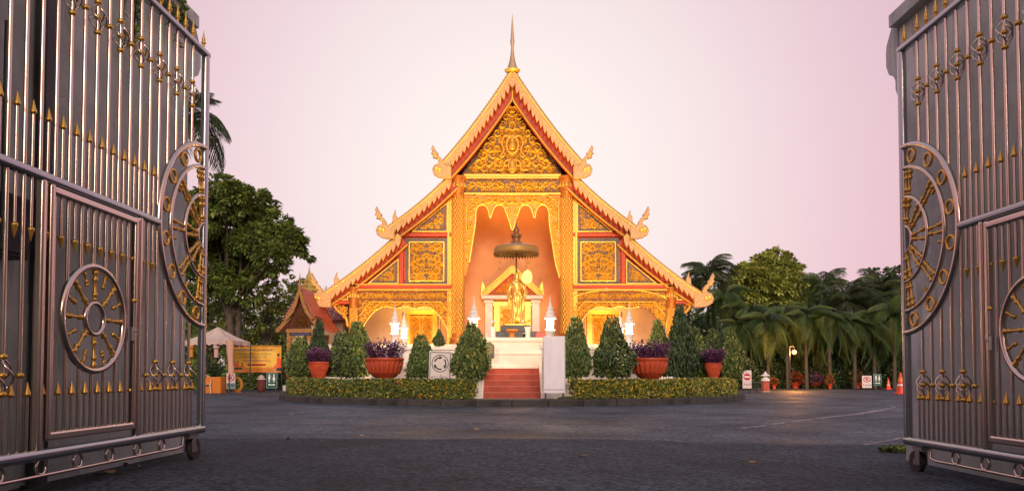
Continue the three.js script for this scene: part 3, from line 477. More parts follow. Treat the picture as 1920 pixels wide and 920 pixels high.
    // naga end
    const nag = nagaPts.map(([x, y]) => toM([t.naga[0] + x * t.k, t.naga[1] + y * t.k]));
    const ng = part('naga_finial', slab(nag, 0.22, 0.04, t.z - 0.02), M.paleGold);
    for (const [x, y, i] of [[-19, -48, 0], [-16, -43, 0], [-9, -36, 0], [-13, -16, 1], [-6, -14, 1]]) { const [a, b] = toM([t.naga[0] + x * t.k, t.naga[1] + y * t.k]); mesh('boss', new THREE.SphereGeometry(i ? 0.14 : 0.07, 8, 6).scale(1, 1, 0.6).translate(a, b, t.z + 0.24), M.gold, ng); }
    if (ti) { const [a, b] = toM(outer[Math.round(ti === 1 ? 15 : 14)]); part('ridge_flame', slab([[a - 0.12, b], [a + 0.14, b], [a + 0.12, b + 0.3], [a + 0.02, b + 0.45], [a + 0.03, b + 0.7], [a - 0.1, b + 0.35]], 0.1, 0.02, t.z + 0.02), M.paleGold); }
  });
  part('spire', lathe([[0.36, 0], [0.34, 0.15], [0.24, 0.4], [0.16, 0.75], [0.11, 1.1], [0.10, 1.35], [0.15, 1.5], [0.16, 1.7], [0.13, 1.8], [0.09, 2.3], [0.05, 2.8], [0.001, 3.3]], 10).scale(0.8, 1, 0.5).translate(0, ty(144), 1.1), mat(0.46, 0.33, 0.20, { metalness: 0.3, roughness: 0.5 }));
  part('spire_base', lathe([[0.001, 0], [0.42, 0], [0.46, 0.12], [0.34, 0.2], [0.001, 0.22]], 12).scale(1, 1, 0.6).translate(0, ty(149), 1.12), M.gold);
  // closing wall of the attic behind the porch
  part('attic_wall', slab(pts([[846, 345], [961, 170], [1076, 345], [1076, 356], [846, 356]]), 0.1, 0, -4.3), M.red);
}

// ================================================================ FOLIAGE
// every leaf is a small folded diamond with its own tint
class Leaves {
  constructor() { this.p = []; this.c = []; }
  leaf(x, y, z, d, n, l, w, col) { // d: direction, n: rough normal
    let sx = d.y * n.z - d.z * n.y, sy = d.z * n.x - d.x * n.z, sz = d.x * n.y - d.y * n.x; const q = Math.hypot(sx, sy, sz) || 1; sx *= w / q; sy *= w / q; sz *= w / q;
    const mx = x + d.x * l * 0.45, my = y + d.y * l * 0.45, mz = z + d.z * l * 0.45, ex = x + d.x * l, ey = y + d.y * l - l * 0.12, ez = z + d.z * l, u = w * 0.35;
    const ax = mx + sx + n.x * u, ay = my + sy + n.y * u, az = mz + sz + n.z * u, bx = mx - sx + n.x * u, by = my - sy + n.y * u, bz = mz - sz + n.z * u;
    this.p.push(x, y, z, ax, ay, az, ex, ey, ez, x, y, z, ex, ey, ez, bx, by, bz); for (let i = 0; i < 6; i++) this.c.push(col[0], col[1], col[2]);
  }
  geo() { const g = new THREE.BufferGeometry(); g.setAttribute('position', new THREE.Float32BufferAttribute(this.p, 3)); g.setAttribute('color', new THREE.Float32BufferAttribute(this.c, 3)); g.computeVertexNormals(); return g; }
}
M.leaf = new THREE.MeshStandardMaterial({ vertexColors: true, roughness: 0.55, side: THREE.DoubleSide });
M.leafMatt = new THREE.MeshStandardMaterial({ vertexColors: true, roughness: 0.6, side: THREE.DoubleSide });
M.bark = mat(1, 1, 1, { map: rep((() => { const a = fbm(91, 8, 5); return tex(512, (u, v) => { const t = sstep(0.3, 0.7, a(u * 3, v * 0.5)); return [0.05 + 0.07 * t, 0.04 + 0.055 * t, 0.03 + 0.045 * t]; }, true); })(), 2, 1), bumpMap: rep(grain, 3, 1), bumpScale: 0.02, roughness: 0.95 });
const pick = (r, pal, v = 0.35) => { const c = pal[Math.floor(r() * pal.length)], s = 1 - v + 2 * v * r(); return [c[0] * s, c[1] * s, c[2] * s]; };
const randDir = r => { const z = 2 * r() - 1, a = r() * 6.2832, q = Math.sqrt(1 - z * z); return V(q * Math.cos(a), z, q * Math.sin(a)); };
const PAL = {
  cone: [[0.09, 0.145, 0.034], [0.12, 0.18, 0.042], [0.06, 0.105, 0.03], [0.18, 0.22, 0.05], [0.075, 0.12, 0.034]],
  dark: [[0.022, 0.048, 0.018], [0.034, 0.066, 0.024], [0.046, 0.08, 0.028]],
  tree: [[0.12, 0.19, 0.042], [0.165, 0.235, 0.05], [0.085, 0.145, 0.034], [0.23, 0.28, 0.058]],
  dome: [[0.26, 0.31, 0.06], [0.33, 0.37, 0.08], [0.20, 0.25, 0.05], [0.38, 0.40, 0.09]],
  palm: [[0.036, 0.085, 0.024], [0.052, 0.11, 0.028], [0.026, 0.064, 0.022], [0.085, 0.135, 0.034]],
  hedge: [[0.46, 0.36, 0.035], [0.36, 0.30, 0.04], [0.12, 0.16, 0.032], [0.06, 0.09, 0.022], [0.52, 0.36, 0.035], [0.20, 0.22, 0.04]],
  purple: [[0.11, 0.035, 0.11], [0.17, 0.05, 0.15], [0.08, 0.024, 0.085], [0.22, 0.075, 0.17]],
};
// a clipped cone: leaves through an outer shell round a stem, base about 0.1 m off the ground, height 1
function coneGeo(seed, n, h, r0, pal, leaf, round = 0.6) {
  const r = rng(seed), L = new Leaves(), lump = fbm(seed, 4, 3);
  for (let i = 0; i < n; i++) {
    const t = 1 - Math.sqrt(1 - r() * 0.995), a = r() * 6.2832, prof = t < 0.25 ? 0.68 + 0.32 * Math.sin(t / 0.25 * Math.PI / 2) : Math.pow(1 - (t - 0.25) / 0.75, round), q = r0 * prof * (0.62 + 0.8 * lump(a / 6.2832, t * 0.8)) * (r() < 0.4 ? 0.25 + 0.65 * Math.sqrt(r()) : r() < 0.05 ? 1.04 + 0.2 * r() : 0.93 + 0.1 * r());
    const out = V(Math.cos(a), 0.25 + r() * 0.5, Math.sin(a)).normalize(), d = out.clone().addScaledVector(randDir(r), 0.9).normalize(), s = leaf * (0.7 + 0.6 * r());
    L.leaf(Math.cos(a) * q, h * (0.04 + 0.96 * t), Math.sin(a) * q, d, out, s, s * 0.32, pick(r, pal));
  }
  return L.geo();
}
// a crown: leaf clumps through a set of lobes; returns the geometry
function crownGeo(seed, lobes, per, leaf, pal, flat = 0.75, clumps = 1) {
  const r = rng(seed), L = new Leaves();
  for (const [cx, cy, cz, rad] of lobes) {
    const nc = Math.max(4, Math.round(rad * rad * 9 * clumps));
    for (let k = 0; k < nc; k++) {
      const dir = randDir(r), q = rad * (0.55 + 0.5 * Math.cbrt(r())); if (dir.y < -0.5 && r() < 0.6) continue;
      const x = cx + dir.x * q, y = cy + dir.y * q * flat, z = cz + dir.z * q, cr = rad * (0.16 + 0.14 * r());
      const tone = 0.75 + 0.5 * r();
      for (let i = 0; i < per; i++) { const e = randDir(r), m = cr * (0.3 + 0.8 * r()), d = e.clone().addScaledVector(dir, 0.6).add(V(0, -0.25, 0)).normalize(), s = leaf * (0.65 + 0.7 * r()), c = pick(r, pal, 0.25); L.leaf(x + e.x * m, y + e.y * m * 0.6, z + e.z * m, d, V(e.x * 0.4, 1, e.z * 0.4).normalize(), s, s * 0.34, c.map(v => v * tone)); }
    }
  }
  return L.geo();
}
function bushGeo(seed, w, h, d, n, leaf, pal, flowers) {
  const r = rng(seed), L = new Leaves();
  for (let i = 0; i < n; i++) { const e = randDir(r), q = 0.6 + 0.42 * r(); const y = Math.abs(e.y); const dd = V(e.x, y * 0.6 + 0.3, e.z).addScaledVector(randDir(r), 0.7).normalize(), s = leaf * (0.6 + 0.8 * r()); L.leaf(e.x * w / 2 * q, y * h * q, e.z * d / 2 * q, dd, V(e.x, y + 0.3, e.z).normalize(), s, s * 0.3, pick(r, flowers && r() < 0.25 ? flowers : pal)); }
  return L.geo();
}

// ================================================================ THE ROUND ISLAND
const IZ = -29.3, IR = 8.6;
M.kerb = mat(1, 1, 1, { map: rep(mottle([0.022, 0.022, 0.023], [0.055, 0.052, 0.048], 95, 4), 0.7), bumpMap: rep(grain, 1), bumpScale: 0.006, roughness: 0.85 });
M.turf = mat(1, 1, 1, { map: rep(mottle([0.03, 0.045, 0.015], [0.075, 0.085, 0.03], 97, 16), 0.8), bumpMap: rep(grain, 4), bumpScale: 0.03, roughness: 1 });
M.terracotta = mat(1, 1, 1, { map: mottle([0.40, 0.055, 0.02], [0.54, 0.085, 0.032], 99, 8), roughness: 0.5, bumpMap: rep(grain, 2), bumpScale: 0.004 });
{
  struct('island_bed', new THREE.CylinderGeometry(IR - 0.16, IR - 0.16, 0.2, 72).translate(0, 0.055, IZ), M.turf);
  // kerb stones round the edge
  const kerb = new THREE.Group(); kerb.name = numbered('island_kerb'); kerb.userData.kind = 'structure'; scene.add(kerb); kerb.position.set(0, 0, IZ);
  const n = 54, w = 2 * IR * Math.sin(Math.PI / n), r = rng(8);
  const g = [0, 1, 2].map(k => uvBox(new RoundedBoxGeometry(w - 0.012, 0.3, 0.2, 2, 0.022 + 0.006 * k).translate(k * 0.31, 0, 0)).translate(-k * 0.31, 0, 0));
  for (let k = 0; k < n; k++) { const a = (k + 0.5) / n * 6.2832, m = mesh('kerb_stone', g[k % 3], M.kerb, kerb); m.position.set(Math.sin(a) * (IR - 0.1), 0.035 + (r() - 0.5) * 0.012, Math.cos(a) * (IR - 0.1)); m.rotation.y = a + (r() - 0.5) * 0.01; }
  // grass fringe along the kerb
  const L = new Leaves(), q = rng(12);
  for (let i = 0; i < 9000; i++) { const a = (q() - 0.5) * 3.4, R = IR - 0.22 - q() * 0.5; if (Math.abs(Math.sin(a) * R) < 1.3 && Math.cos(a) > 0) continue; const d = V((q() - 0.5) * 1.2, 1, (q() - 0.5) * 1.2).normalize(), s = 0.05 + 0.09 * q(); L.leaf(Math.sin(a) * R, 0.15, IZ + Math.cos(a) * R, d, V(0, 0, 1), s, s * 0.12, pick(q, [[0.05, 0.075, 0.02], [0.07, 0.09, 0.025], [0.09, 0.09, 0.035]])); }
  const grass = mesh('grass', L.geo(), M.leafMatt); meta(grass, 'short rough grass along the kerb of the round island', 'grass', null, 'stuff');
}
const onIsland = (px, R, dy = 0) => { // the point of a circle round the island's middle, on its near side, in that pixel column
  const k = (px - 960) / F, A = 1 + k * k, c = -IZ, B = -2 * c, C = c * c - R * R, D = Math.max(0, B * B - 4 * A * C), Z = (-B - Math.sqrt(D)) / (2 * A); return V(k * Z, 0.155 + dy, -Z);
};
{ // hedges: clipped golden box following the kerb
  const hedge = (a0, a1, seed, pal, label) => {
    const t = thing('clipped_hedge', label, 'hedge'), r = rng(seed), L = new Leaves(), C = [], R = IR - 0.62, lump = fbm(seed, 8, 4);
    const len = (a1 - a0) * R, n = Math.round(len * 2300);
    for (let i = 0; i < n; i++) {
      const s = r(), a = a0 + (a1 - a0) * r(); const top = s < 0.38, bump = (lump(a * 1.3, s) - 0.5) * 0.16; let rr, y;
      if (top) { rr = R + (r() - 0.5) * 0.62; y = 0.5 + bump + (r() < 0.4 ? -0.35 * r() : 0.02 * r()); } else { const f = r() < 0.82 ? 1 : -1; rr = R + f * (0.31 + bump * 0.6) - f * (r() < 0.35 ? r() * 0.3 : 0); y = 0.03 + Math.pow(r(), 0.8) * 0.49; }
      const out = top ? V(0, 1, 0) : V(Math.sin(a), 0.25, Math.cos(a)), d = out.clone().addScaledVector(randDir(r), 0.85).normalize(), l = 0.08 * (0.7 + 0.7 * r());
      L.leaf(Math.sin(a) * rr, 0.155 + y, IZ + Math.cos(a) * rr, d, out, l, l * 0.4, pick(r, pal, 0.4));
    }
    mesh('leaves', L.geo(), M.leafMatt, t);
    // stems inside
    const nst = Math.round(len / 0.3); for (let k = 0; k < nst; k++) { const a = a0 + (a1 - a0) * (k + 0.5) / nst; C.push(taperTube([V(Math.sin(a) * R, 0.12, IZ + Math.cos(a) * R), V(Math.sin(a) * R + 0.05, 0.4, IZ + Math.cos(a) * R), V(Math.sin(a) * R - 0.05, 0.58, IZ + Math.cos(a) * R)], 0.02, 0.008, 4, 4)); }
    mesh('stems', merge(C), M.bark, t).userData.kind = 'stuff';
    return t;
  };
  hedge(-1.45, -0.128, 501, [...PAL.cone, ...PAL.cone, ...PAL.hedge], 'dark green clipped hedge with a few yellow leaves round the island');
  hedge(0.21, 1.45, 503, [...PAL.hedge, ...PAL.hedge, ...PAL.cone], 'golden yellow clipped hedge round the island beside the blank board');
  // flowers in the hedge
  const fl = new THREE.SphereGeometry(0.05, 7, 5);
  [[565, 730, 0.5, 0.03, 0.02], [746, 716, 0.5, 0.16, 0.02], [786, 742, 0.5, 0.1, 0.03], [838, 725, 0.5, 0.2, 0.02]].forEach(([px, py, r, g, b], i) => { const p = onIsland(px, IR - 0.28), q = atDepth(px, py, -p.z); const m = mesh('hedge_flower', fl, mat(r, g, b)); m.position.copy(q); meta(m, ['small red flower in the dark green hedge', 'orange flower on top of the dark green hedge', 'rust flower low in the dark green hedge', 'orange flower below the roundabout sign'][i], 'flower'); });
}
// topiary cones; [px, top row, half width px, R from island middle or depth]
const topLabel = 'clipped cone topiary of small green leaves on the round island';
const coneVar = [0, 1, 2, 3, 4, 5].map(k => coneGeo(600 + k, 3800, 1, 0.5, [PAL.cone, [...PAL.cone, ...PAL.dark], [...PAL.cone, [0.24, 0.24, 0.05]]][k % 3], [0.085, 0.075, 0.095][k % 3], [0.8, 0.7, 0.9, 0.75, 1.0, 0.84][k])), coneDark = coneGeo(611, 4200, 1, 0.5, PAL.dark, 0.08, 0.85);
let coneCount = 0;
function topiary(px, top, w, bottom, Z, k, label = topLabel, dark = false) {
  const b = atDepth(px, bottom, Z), h = atDepth(px, top, Z).y - Math.max(0.15, b.y), wid = w / F * Z, y0 = Math.max(0.15, b.y);
  const t = thing('topiary_cone', label, 'topiary', [b.x, 0.14, b.z], k * 1.7, 'topiary cones on the island');
  const c = mesh('foliage', dark ? coneDark : coneVar[coneCount++ % 6], M.leafMatt, t); c.scale.set(wid, h, wid); c.position.y = y0 - 0.14 + 0.05;
  mesh('stem', taperTube([V(0, 0, 0), V(0.01, h * 0.3, 0), V(0, h * 0.7 + y0 - 0.14, 0)], 0.04, 0.015, 6, 6), M.bark, t);
}
topiary(597, 595, 44, 712, 31.5, 0, 'dark narrow cone topiary behind the small purple planter', true); topiary(562, 630, 54, 712, 29, 1); topiary(640, 618, 60, 712, 29.4, 2); topiary(668, 600, 60, 712, 29.9, 0);
topiary(789, 626, 52, 714, 23.4, 1); topiary(823, 618, 22, 652, 33, 2, 'tiny clipped cone on the platform near the temple column'); topiary(884, 603, 64, 716, 22.6, 0);
topiary(1080, 592, 54, 714, 22.6, 1); topiary(1149, 592, 68, 714, 23.2, 2); topiary(1234, 597, 46, 712, 27.5, 0); topiary(1276, 568, 54, 714, 26.8, 1, 'tall dark cone topiary before the outer temple column', true); topiary(1300, 611, 60, 714, 27.3, 0); topiary(1337, 614, 48, 712, 28.4, 2); topiary(1350, 598, 34, 712, 30.5, 1, 'slim dark cone topiary behind the small planter', true); topiary(1373, 621, 46, 712, 27.3, 0);

// planters
function planter(px, rimPy, rimW, Z, seed, label, pedestal) {
  const c = atDepth(px, rimPy, Z), R = rimW / 2 / F * Z, t = thing('bowl_planter', label, 'planter', [c.x, 0.15, c.z], 0, 'terracotta bowl planters'), H = c.y - 0.15, small = R < 0.5, bh = small ? R * 1.7 : R * 1.12;
  const bowl = mesh('bowl', lathe([[R * (small ? 0.6 : 0.36), H - bh], [R * (small ? 0.7 : 0.62), H - bh * 0.86], [R * 0.82, H - bh * 0.62], [R * 0.92, H - bh * 0.32], [R * 0.93, H - bh * 0.16], [R, H - bh * 0.12], [R * 1.02, H - bh * 0.02], [R * 0.97, H], [R * 0.9, H - 0.02], [R * 0.86, H - bh * 0.1], [0.001, H - bh * 0.12]], 36), M.terracotta, t);
  for (let k = 0; k < 20; k++) { const a = k / 20 * 6.2832; mesh('flute', new THREE.SphereGeometry(1, 8, 8).scale(R * 0.11, bh * 0.32, R * 0.06).rotateX(0.30).translate(0, H - bh * 0.46, R * 0.86).rotateY(a), M.terracotta, bowl); }
  mesh('pedestal', lathe(small ? [[R * 0.8, 0], [R * 0.8, 0.08], [R * 0.62, 0.12], [R * 0.6, H - bh + 0.02]] : [[R * 0.5, 0], [R * 0.5, 0.06], [R * 0.34, 0.12], [R * 0.28, (H - bh) * 0.5], [R * 0.34, H - bh + 0.02]], 20), M.terracotta, t);
  const L = new Leaves(), r = rng(seed), ph = small ? 0.55 : R * 1.0;
  for (let s = 0; s < 150; s++) { const a = r() * 6.2832, q = R * 0.8 * Math.sqrt(r()), lean = 0.55 * q / R, hh = ph * (0.6 + 0.55 * r()) * (1 - 0.25 * q / R), bx = Math.cos(a) * q, bz = Math.sin(a) * q; for (let i = 0; i < 13; i++) { const f = (i + r()) / 13, o = randDir(r), d = V(Math.cos(a) * 0.5 + o.x * 0.9, 0.6 + o.y * 0.5, Math.sin(a) * 0.5 + o.z * 0.9).normalize(), l = 0.085 * (0.7 + 0.6 * r()); L.leaf(bx + Math.cos(a) * lean * hh * f + o.x * 0.05, H - 0.05 + hh * f, bz + Math.sin(a) * lean * hh * f + o.z * 0.05, d, V(0, 1, 0.2), l, l * 0.3, pick(r, PAL.purple)); } }
  mesh('purple_foliage', L.geo(), M.leafMatt, t);
}
planter(721, 671, 72, 23.6, 701, 'large terracotta bowl of purple leaves before the dark green hedge side', true);
planter(1217, 671, 72, 23.6, 703, 'large terracotta bowl of purple leaves behind the golden hedge', true);
planter(597, 678, 37, 28.4, 705, 'small terracotta bowl of purple leaves behind the dark green hedge', true);
planter(1338, 680, 31, 26.4, 707, 'small terracotta bowl of purple leaves beyond the golden hedge', true);

// ================================================================ MONUMENT: platform, stairs, altar, statue, lanterns
M.stairRed = mat(1, 1, 1, { map: rep(mottle([0.34, 0.034, 0.010], [0.46, 0.058, 0.016], 151, 8), 0.8), roughness: 0.45 });
M.nosing = mat(0.50, 0.20, 0.13, { roughness: 0.6 });
M.blackStone = mat(0.035, 0.034, 0.036, { roughness: 0.35 });
M.statueGold = new THREE.MeshStandardMaterial({ color: new THREE.Color().setRGB(0.85, 0.55, 0.12), metalness: 0.75, roughness: 0.34 });
const PT = 1.80; // platform top
{
  const t = thing('statue_platform', 'white stepped masonry platform on the island behind the topiaries', 'platform', [0, 0.15, 0]);
  const tier = (hw, z0, z1, y0, y1, lip) => mesh('tier', uvBox(merge(box(hw * 2, y1 - y0, z0 - z1, 0, (y0 + y1) / 2 - 0.15, (z0 + z1) / 2), box(hw * 2 + lip * 2, 0.09, z0 - z1 + lip * 2, 0, y1 - 0.045 - 0.152 + 0.004, (z0 + z1) / 2), box(hw * 2 + lip, 0.05, z0 - z1 + lip, 0, y1 - 0.14 - 0.152, (z0 + z1) / 2))), M.white, t);
  tier(5.1, -25.0, -34.4, 0.1, 0.62, 0.06); tier(4.75, -25.35, -34.0, 0.6, 1.15, 0.06); tier(4.4, -25.7, -33.6, 1.1, PT, 0.09);
  for (const x of [-2.75, 2.75]) mesh('dado', uvBox(box(3.0, 0.4, 0.03, x, 1.3, -25.69)), M.white, t);
  // stair up to the middle
  const st = thing('staircase', 'red painted stairs rising to the white altar', 'stairs', [0, 0.15, -22.75]);
  const hw = 0.86, rise = 0.182, run = 0.32;
  for (let k = 0; k < 5; k++) { mesh('step', uvBox(box(hw * 2, rise * (k + 1) + 0.02, run + (k === 4 ? 1.4 : 0.02), 0, rise * (k + 1) / 2 - 0.01, -run * k - (k === 4 ? 0.86 : 0.16))), M.stairRed, st); mesh('nosing', rbox(hw * 2, 0.022, 0.05, 0.008, 0, rise * (k + 1) + 0.002, -run * k - 0.012), M.nosing, st); }
  for (const s of [-1, 1]) mesh('cheek_wall', uvBox(slab([[0, -0.03], [0, 0.18], [-1.5, 1.05], [-3.05, 1.05], [-3.05, -0.03]].map(([a, b]) => [a, b]), 0.16).rotateY(-Math.PI / 2).translate(s * (hw + 0.085) + 0.08, 0, 0).scale(1, 1, 1)), M.white, st);
  mesh('landing', uvBox(box(1.9, 0.06, 0.4, 0, -0.012, 0.32)), mat(0.30, 0.20, 0.18, { roughness: 0.8 }), st);
  // altar block before the statue
  const al = thing('altar', 'white moulded altar block at the head of the red stairs', 'altar', [0, 1.04, -25.1]);
  mesh('block', uvBox(box(2.0, 0.94, 0.9, 0, 0.47, 0)), M.white, al); mesh('cap', uvBox(merge(box(2.14, 0.1, 1.04, 0, 0.99, 0), box(2.08, 0.05, 0.97, 0, 0.915, 0))), M.white, al); mesh('moulding', uvBox(merge(box(2.08, 0.06, 0.97, 0, 0.52, 0), box(2.1, 0.1, 1.0, 0, 0.051, 0))), M.white, al);
  // black stone plinth of the statue
  const pl = thing('statue_plinth', 'stepped black stone plinth under the gilded statue', 'plinth', [0.12, PT - 0.02, -27.2]);
  mesh('lower_block', rbox(1.62, 0.62, 1.1, 0.02, 0, 0.31, 0), M.blackStone, pl); mesh('upper_block', rbox(1.06, 0.22, 0.86, 0.015, 0, 0.73, 0), M.blackStone, pl); mesh('gold_foot', rbox(0.72, 0.07, 0.6, 0.02, 0, 0.876, 0), M.gold, pl);
}
const statueY = PT - 0.02 + 0.912;
{ // the standing monk, one continuous body from joined capsules, robe to the ankles
  const S = thing('statue', 'gilded standing monk statue in a long robe holding a fan', 'statue', [0.17, statueY, -27.2]);
  const bones = [ // a, b, ra, rb in metres
    [[0, 1.66, 0.02], [0, 1.78, 0.03], 0.095, 0.085], [[0, 1.5, 0], [0, 1.62, 0.01], 0.05, 0.05], [[0, 1.42, 0], [0, 1.1, 0], 0.14, 0.135], [[-0.14, 1.42, 0], [0.14, 1.42, 0], 0.085, 0.085], [[0, 1.05, 0], [0, 0.8, 0], 0.15, 0.16],
    [[-0.07, 0.85, 0], [-0.1, 0.16, 0.01], 0.13, 0.13], [[0.07, 0.85, 0], [0.1, 0.16, 0.01], 0.13, 0.13], [[0, 0.8, 0.02], [0, 0.18, 0.03], 0.13, 0.12], [[-0.1, 0.16, 0], [-0.11, 0.05, 0.02], 0.055, 0.05], [[0.1, 0.16, 0], [0.11, 0.05, 0.02], 0.055, 0.05], [[-0.11, 0.035, 0], [-0.12, 0.03, 0.14], 0.042, 0.035], [[0.11, 0.035, 0], [0.12, 0.03, 0.14], 0.042, 0.035],
    [[-0.21, 1.4, 0], [-0.30, 1.12, 0.02], 0.068, 0.058], [[-0.30, 1.12, 0.02], [-0.22, 0.98, 0.2], 0.055, 0.04], [[0.21, 1.4, 0], [0.31, 1.14, 0.02], 0.068, 0.058], [[0.31, 1.14, 0.02], [0.27, 1.2, 0.22], 0.055, 0.04], [[-0.30, 1.1, 0.02], [-0.26, 0.55, 0.04], 0.06, 0.04], [[0.28, 1.1, 0.02], [0.24, 0.5, 0.04], 0.055, 0.035], [[-0.12, 1.5, 0.06], [0.2, 0.9, 0.13], 0.06, 0.05],
  ];
  const n = 84, mc = new MarchingCubes(n, new THREE.MeshBasicMaterial(), false, false, 400000); mc.isolation = 0; const half = 1.0, cx = 0, cy = 0.93, cz = 0.05;
  for (let k = 0; k < n; k++) for (let j = 0; j < n; j++) for (let i = 0; i < n; i++) {
    const x = cx + (i / n * 2 - 1) * half, y = cy + (j / n * 2 - 1) * half, z = cz + (k / n * 2 - 1) * half; let e = 0;
    for (const [a, b, ra, rb] of bones) { const bx = b[0] - a[0], by = b[1] - a[1], bz = b[2] - a[2]; let t = ((x - a[0]) * bx + (y - a[1]) * by + (z - a[2]) * bz) / (bx * bx + by * by + bz * bz); t = t < 0 ? 0 : t > 1 ? 1 : t; const d = Math.hypot(x - a[0] - bx * t, y - a[1] - by * t, z - a[2] - bz * t) - (ra + (rb - ra) * t); e += Math.exp(-d * 42); }
    let d = -Math.log(Math.max(e, 1e-30)) / 42; if (y > 0.2 && y < 1.35) d += 0.006 * Math.sin(Math.atan2(x, z) * 16 + y * 5); // folds of the robe
    mc.field[k * n * n + j * n + i] = -d;
  }
  mc.update(); const g = new THREE.BufferGeometry(), c = mc.count; g.setAttribute('position', new THREE.BufferAttribute(mc.positionArray.slice(0, c * 3), 3)); g.setAttribute('normal', new THREE.BufferAttribute(mc.normalArray.slice(0, c * 3), 3)); g.scale(half, half, half).translate(cx, cy, cz); g.computeVertexNormals();
  mesh('body', g, M.statueGold, S);
  mesh('fan', merge(rod(V(0.27, 1.0, 0.22), V(0.33, 1.5, 0.16), 0.016), slab(Array.from({ length: 20 }, (_, i) => { const a = i / 20 * 6.2832; return [0.19 * Math.cos(a) * (1 - 0.15 * Math.sin(a)), 0.25 * Math.sin(a)]; }), 0.02, 0.006).rotateZ(-0.15).translate(0.37, 1.68, 0.13)), M.statueGold, S);
  for (const s of [-1, 1]) mesh('ear', new THREE.SphereGeometry(0.022, 8, 6).scale(0.6, 1.6, 1).translate(s * 0.093, 1.71, 0.02), M.statueGold, S);
  mesh('nose', new THREE.ConeGeometry(0.018, 0.05, 6).translate(0, 1.715, 0.115), M.statueGold, S);
}
{ // tiered ceremonial parasol behind the statue
  const t = thing('ceremonial_parasol', 'round gold ceremonial parasol with fringe above the statue', 'parasol', [0.16, PT, -27.75]);
  const u = atDepth(968, 470, 27.75).y - PT, R = 42 / F * 27.75;
  mesh('pole', rod(V(0, 0, 0), V(0, u + 0.5, 0), 0.035, 0.03), M.redDark, t);
  mesh('canopy', lathe([[0.001, u + 0.22], [R * 0.3, u + 0.215], [R * 0.75, u + 0.16], [R * 0.97, u + 0.1], [R, u + 0.06], [R * 0.995, u - 0.12], [R * 0.97, u - 0.12], [R * 0.96, u + 0.04], [0.02, u + 0.16]], 40), mat(0.44, 0.25, 0.06, { metalness: 0.3, roughness: 0.5 }), t);
  mesh('canopy_top', lathe([[0.001, u + 0.235], [R * 0.3, u + 0.23], [R * 0.75, u + 0.175], [R * 0.96, u + 0.115]], 40), mat(0.5, 0.45, 0.4, { roughness: 0.6 }), t);
  const fr = []; for (let k = 0; k < 44; k++) { const a = k / 44 * 6.2832; fr.push(new THREE.ConeGeometry(0.045, 0.12, 5).rotateX(Math.PI).translate(Math.sin(a) * R * 0.985, u - 0.16, Math.cos(a) * R * 0.985)); } mesh('fringe', merge(fr), M.oldGold, t).userData.kind = 'stuff';
  for (const [a, l] of [[0.6, 0.35], [1.1, 0.5], [5.4, 0.3], [2.6, 0.3], [4.2, 0.4]]) mesh('pendant', merge(rod(V(Math.sin(a) * R * 0.9, u - 0.18, Math.cos(a) * R * 0.9), V(Math.sin(a) * R * 0.9, u - 0.18 - l, Math.cos(a) * R * 0.9), 0.006), new THREE.OctahedronGeometry(0.045).translate(Math.sin(a) * R * 0.9, u - 0.2 - l, Math.cos(a) * R * 0.9)), M.goldDeep, t);
  mesh('finial', lathe([[0.001, u + 0.2], [0.2, u + 0.22], [0.21, u + 0.3], [0.12, u + 0.38], [0.17, u + 0.5], [0.2, u + 0.58], [0.08, u + 0.66], [0.12, u + 0.75], [0.1, u + 0.82], [0.03, u + 0.9], [0.02, u + 1.05], [0.001, u + 1.3]], 14), mat(0.30, 0.12, 0.035, { metalness: 0.4, roughness: 0.4 }), t);
}
// lantern posts like little stupas, lit inside
const lampGlow = new THREE.MeshStandardMaterial({ color: 0xffffff, emissive: new THREE.Color(1, 0.78, 0.45), emissiveIntensity: 1.5, roughness: 0.6 });
function lantern(x, y, z, cd, label) {
  const t = thing('stupa_lantern', label, 'lantern', [x, y, z], 0, 'white stupa lanterns on the platform');
  mesh('pedestal', lathe([[0.30, 0], [0.30, 0.08], [0.24, 0.12], [0.2, 0.2], [0.155, 0.3], [0.2, 0.38], [0.23, 0.42], [0.23, 0.48], [0.001, 0.485]], 8), M.white, t);
  mesh('lamp_glass', lathe([[0.001, 0.49], [0.12, 0.49], [0.15, 0.56], [0.155, 0.72], [0.13, 0.80], [0.001, 0.80]], 16), lampGlow, t);
  for (let k = 0; k < 8; k++) { const a = (k + 0.5) / 8 * 6.2832; mesh('rib', rod(V(Math.sin(a) * 0.17, 0.48, Math.cos(a) * 0.17), V(Math.sin(a) * 0.18, 0.82, Math.cos(a) * 0.18), 0.012, 0.012, 5), M.white, t); }
  const rf = mesh('roof', lathe([[0.001, 0.80], [0.28, 0.81], [0.285, 0.84], [0.2, 0.90], [0.17, 0.96], [0.2, 0.98], [0.2, 1.0], [0.14, 1.04], [0.12, 1.10], [0.15, 1.115], [0.15, 1.135], [0.09, 1.17], [0.055, 1.25], [0.065, 1.27], [0.03, 1.32], [0.012, 1.5], [0.001, 1.55]], 16), M.white, t);
  for (let k = 0; k < 8; k++) { const a = (k + 0.5) / 8 * 6.2832; mesh('horn', new THREE.ConeGeometry(0.025, 0.1, 5).rotateX(0.3).translate(0, 0.87, 0.275).rotateY(a), M.white, rf); }
  t.scale.set(0.66, 1, 0.66);
  const L = new THREE.PointLight(new THREE.Color(1, 0.68, 0.34), cd, 0, 2); L.position.set(x, y + 0.65, z); L.castShadow = true; L.shadow.radius = 5; scene.add(L);
}
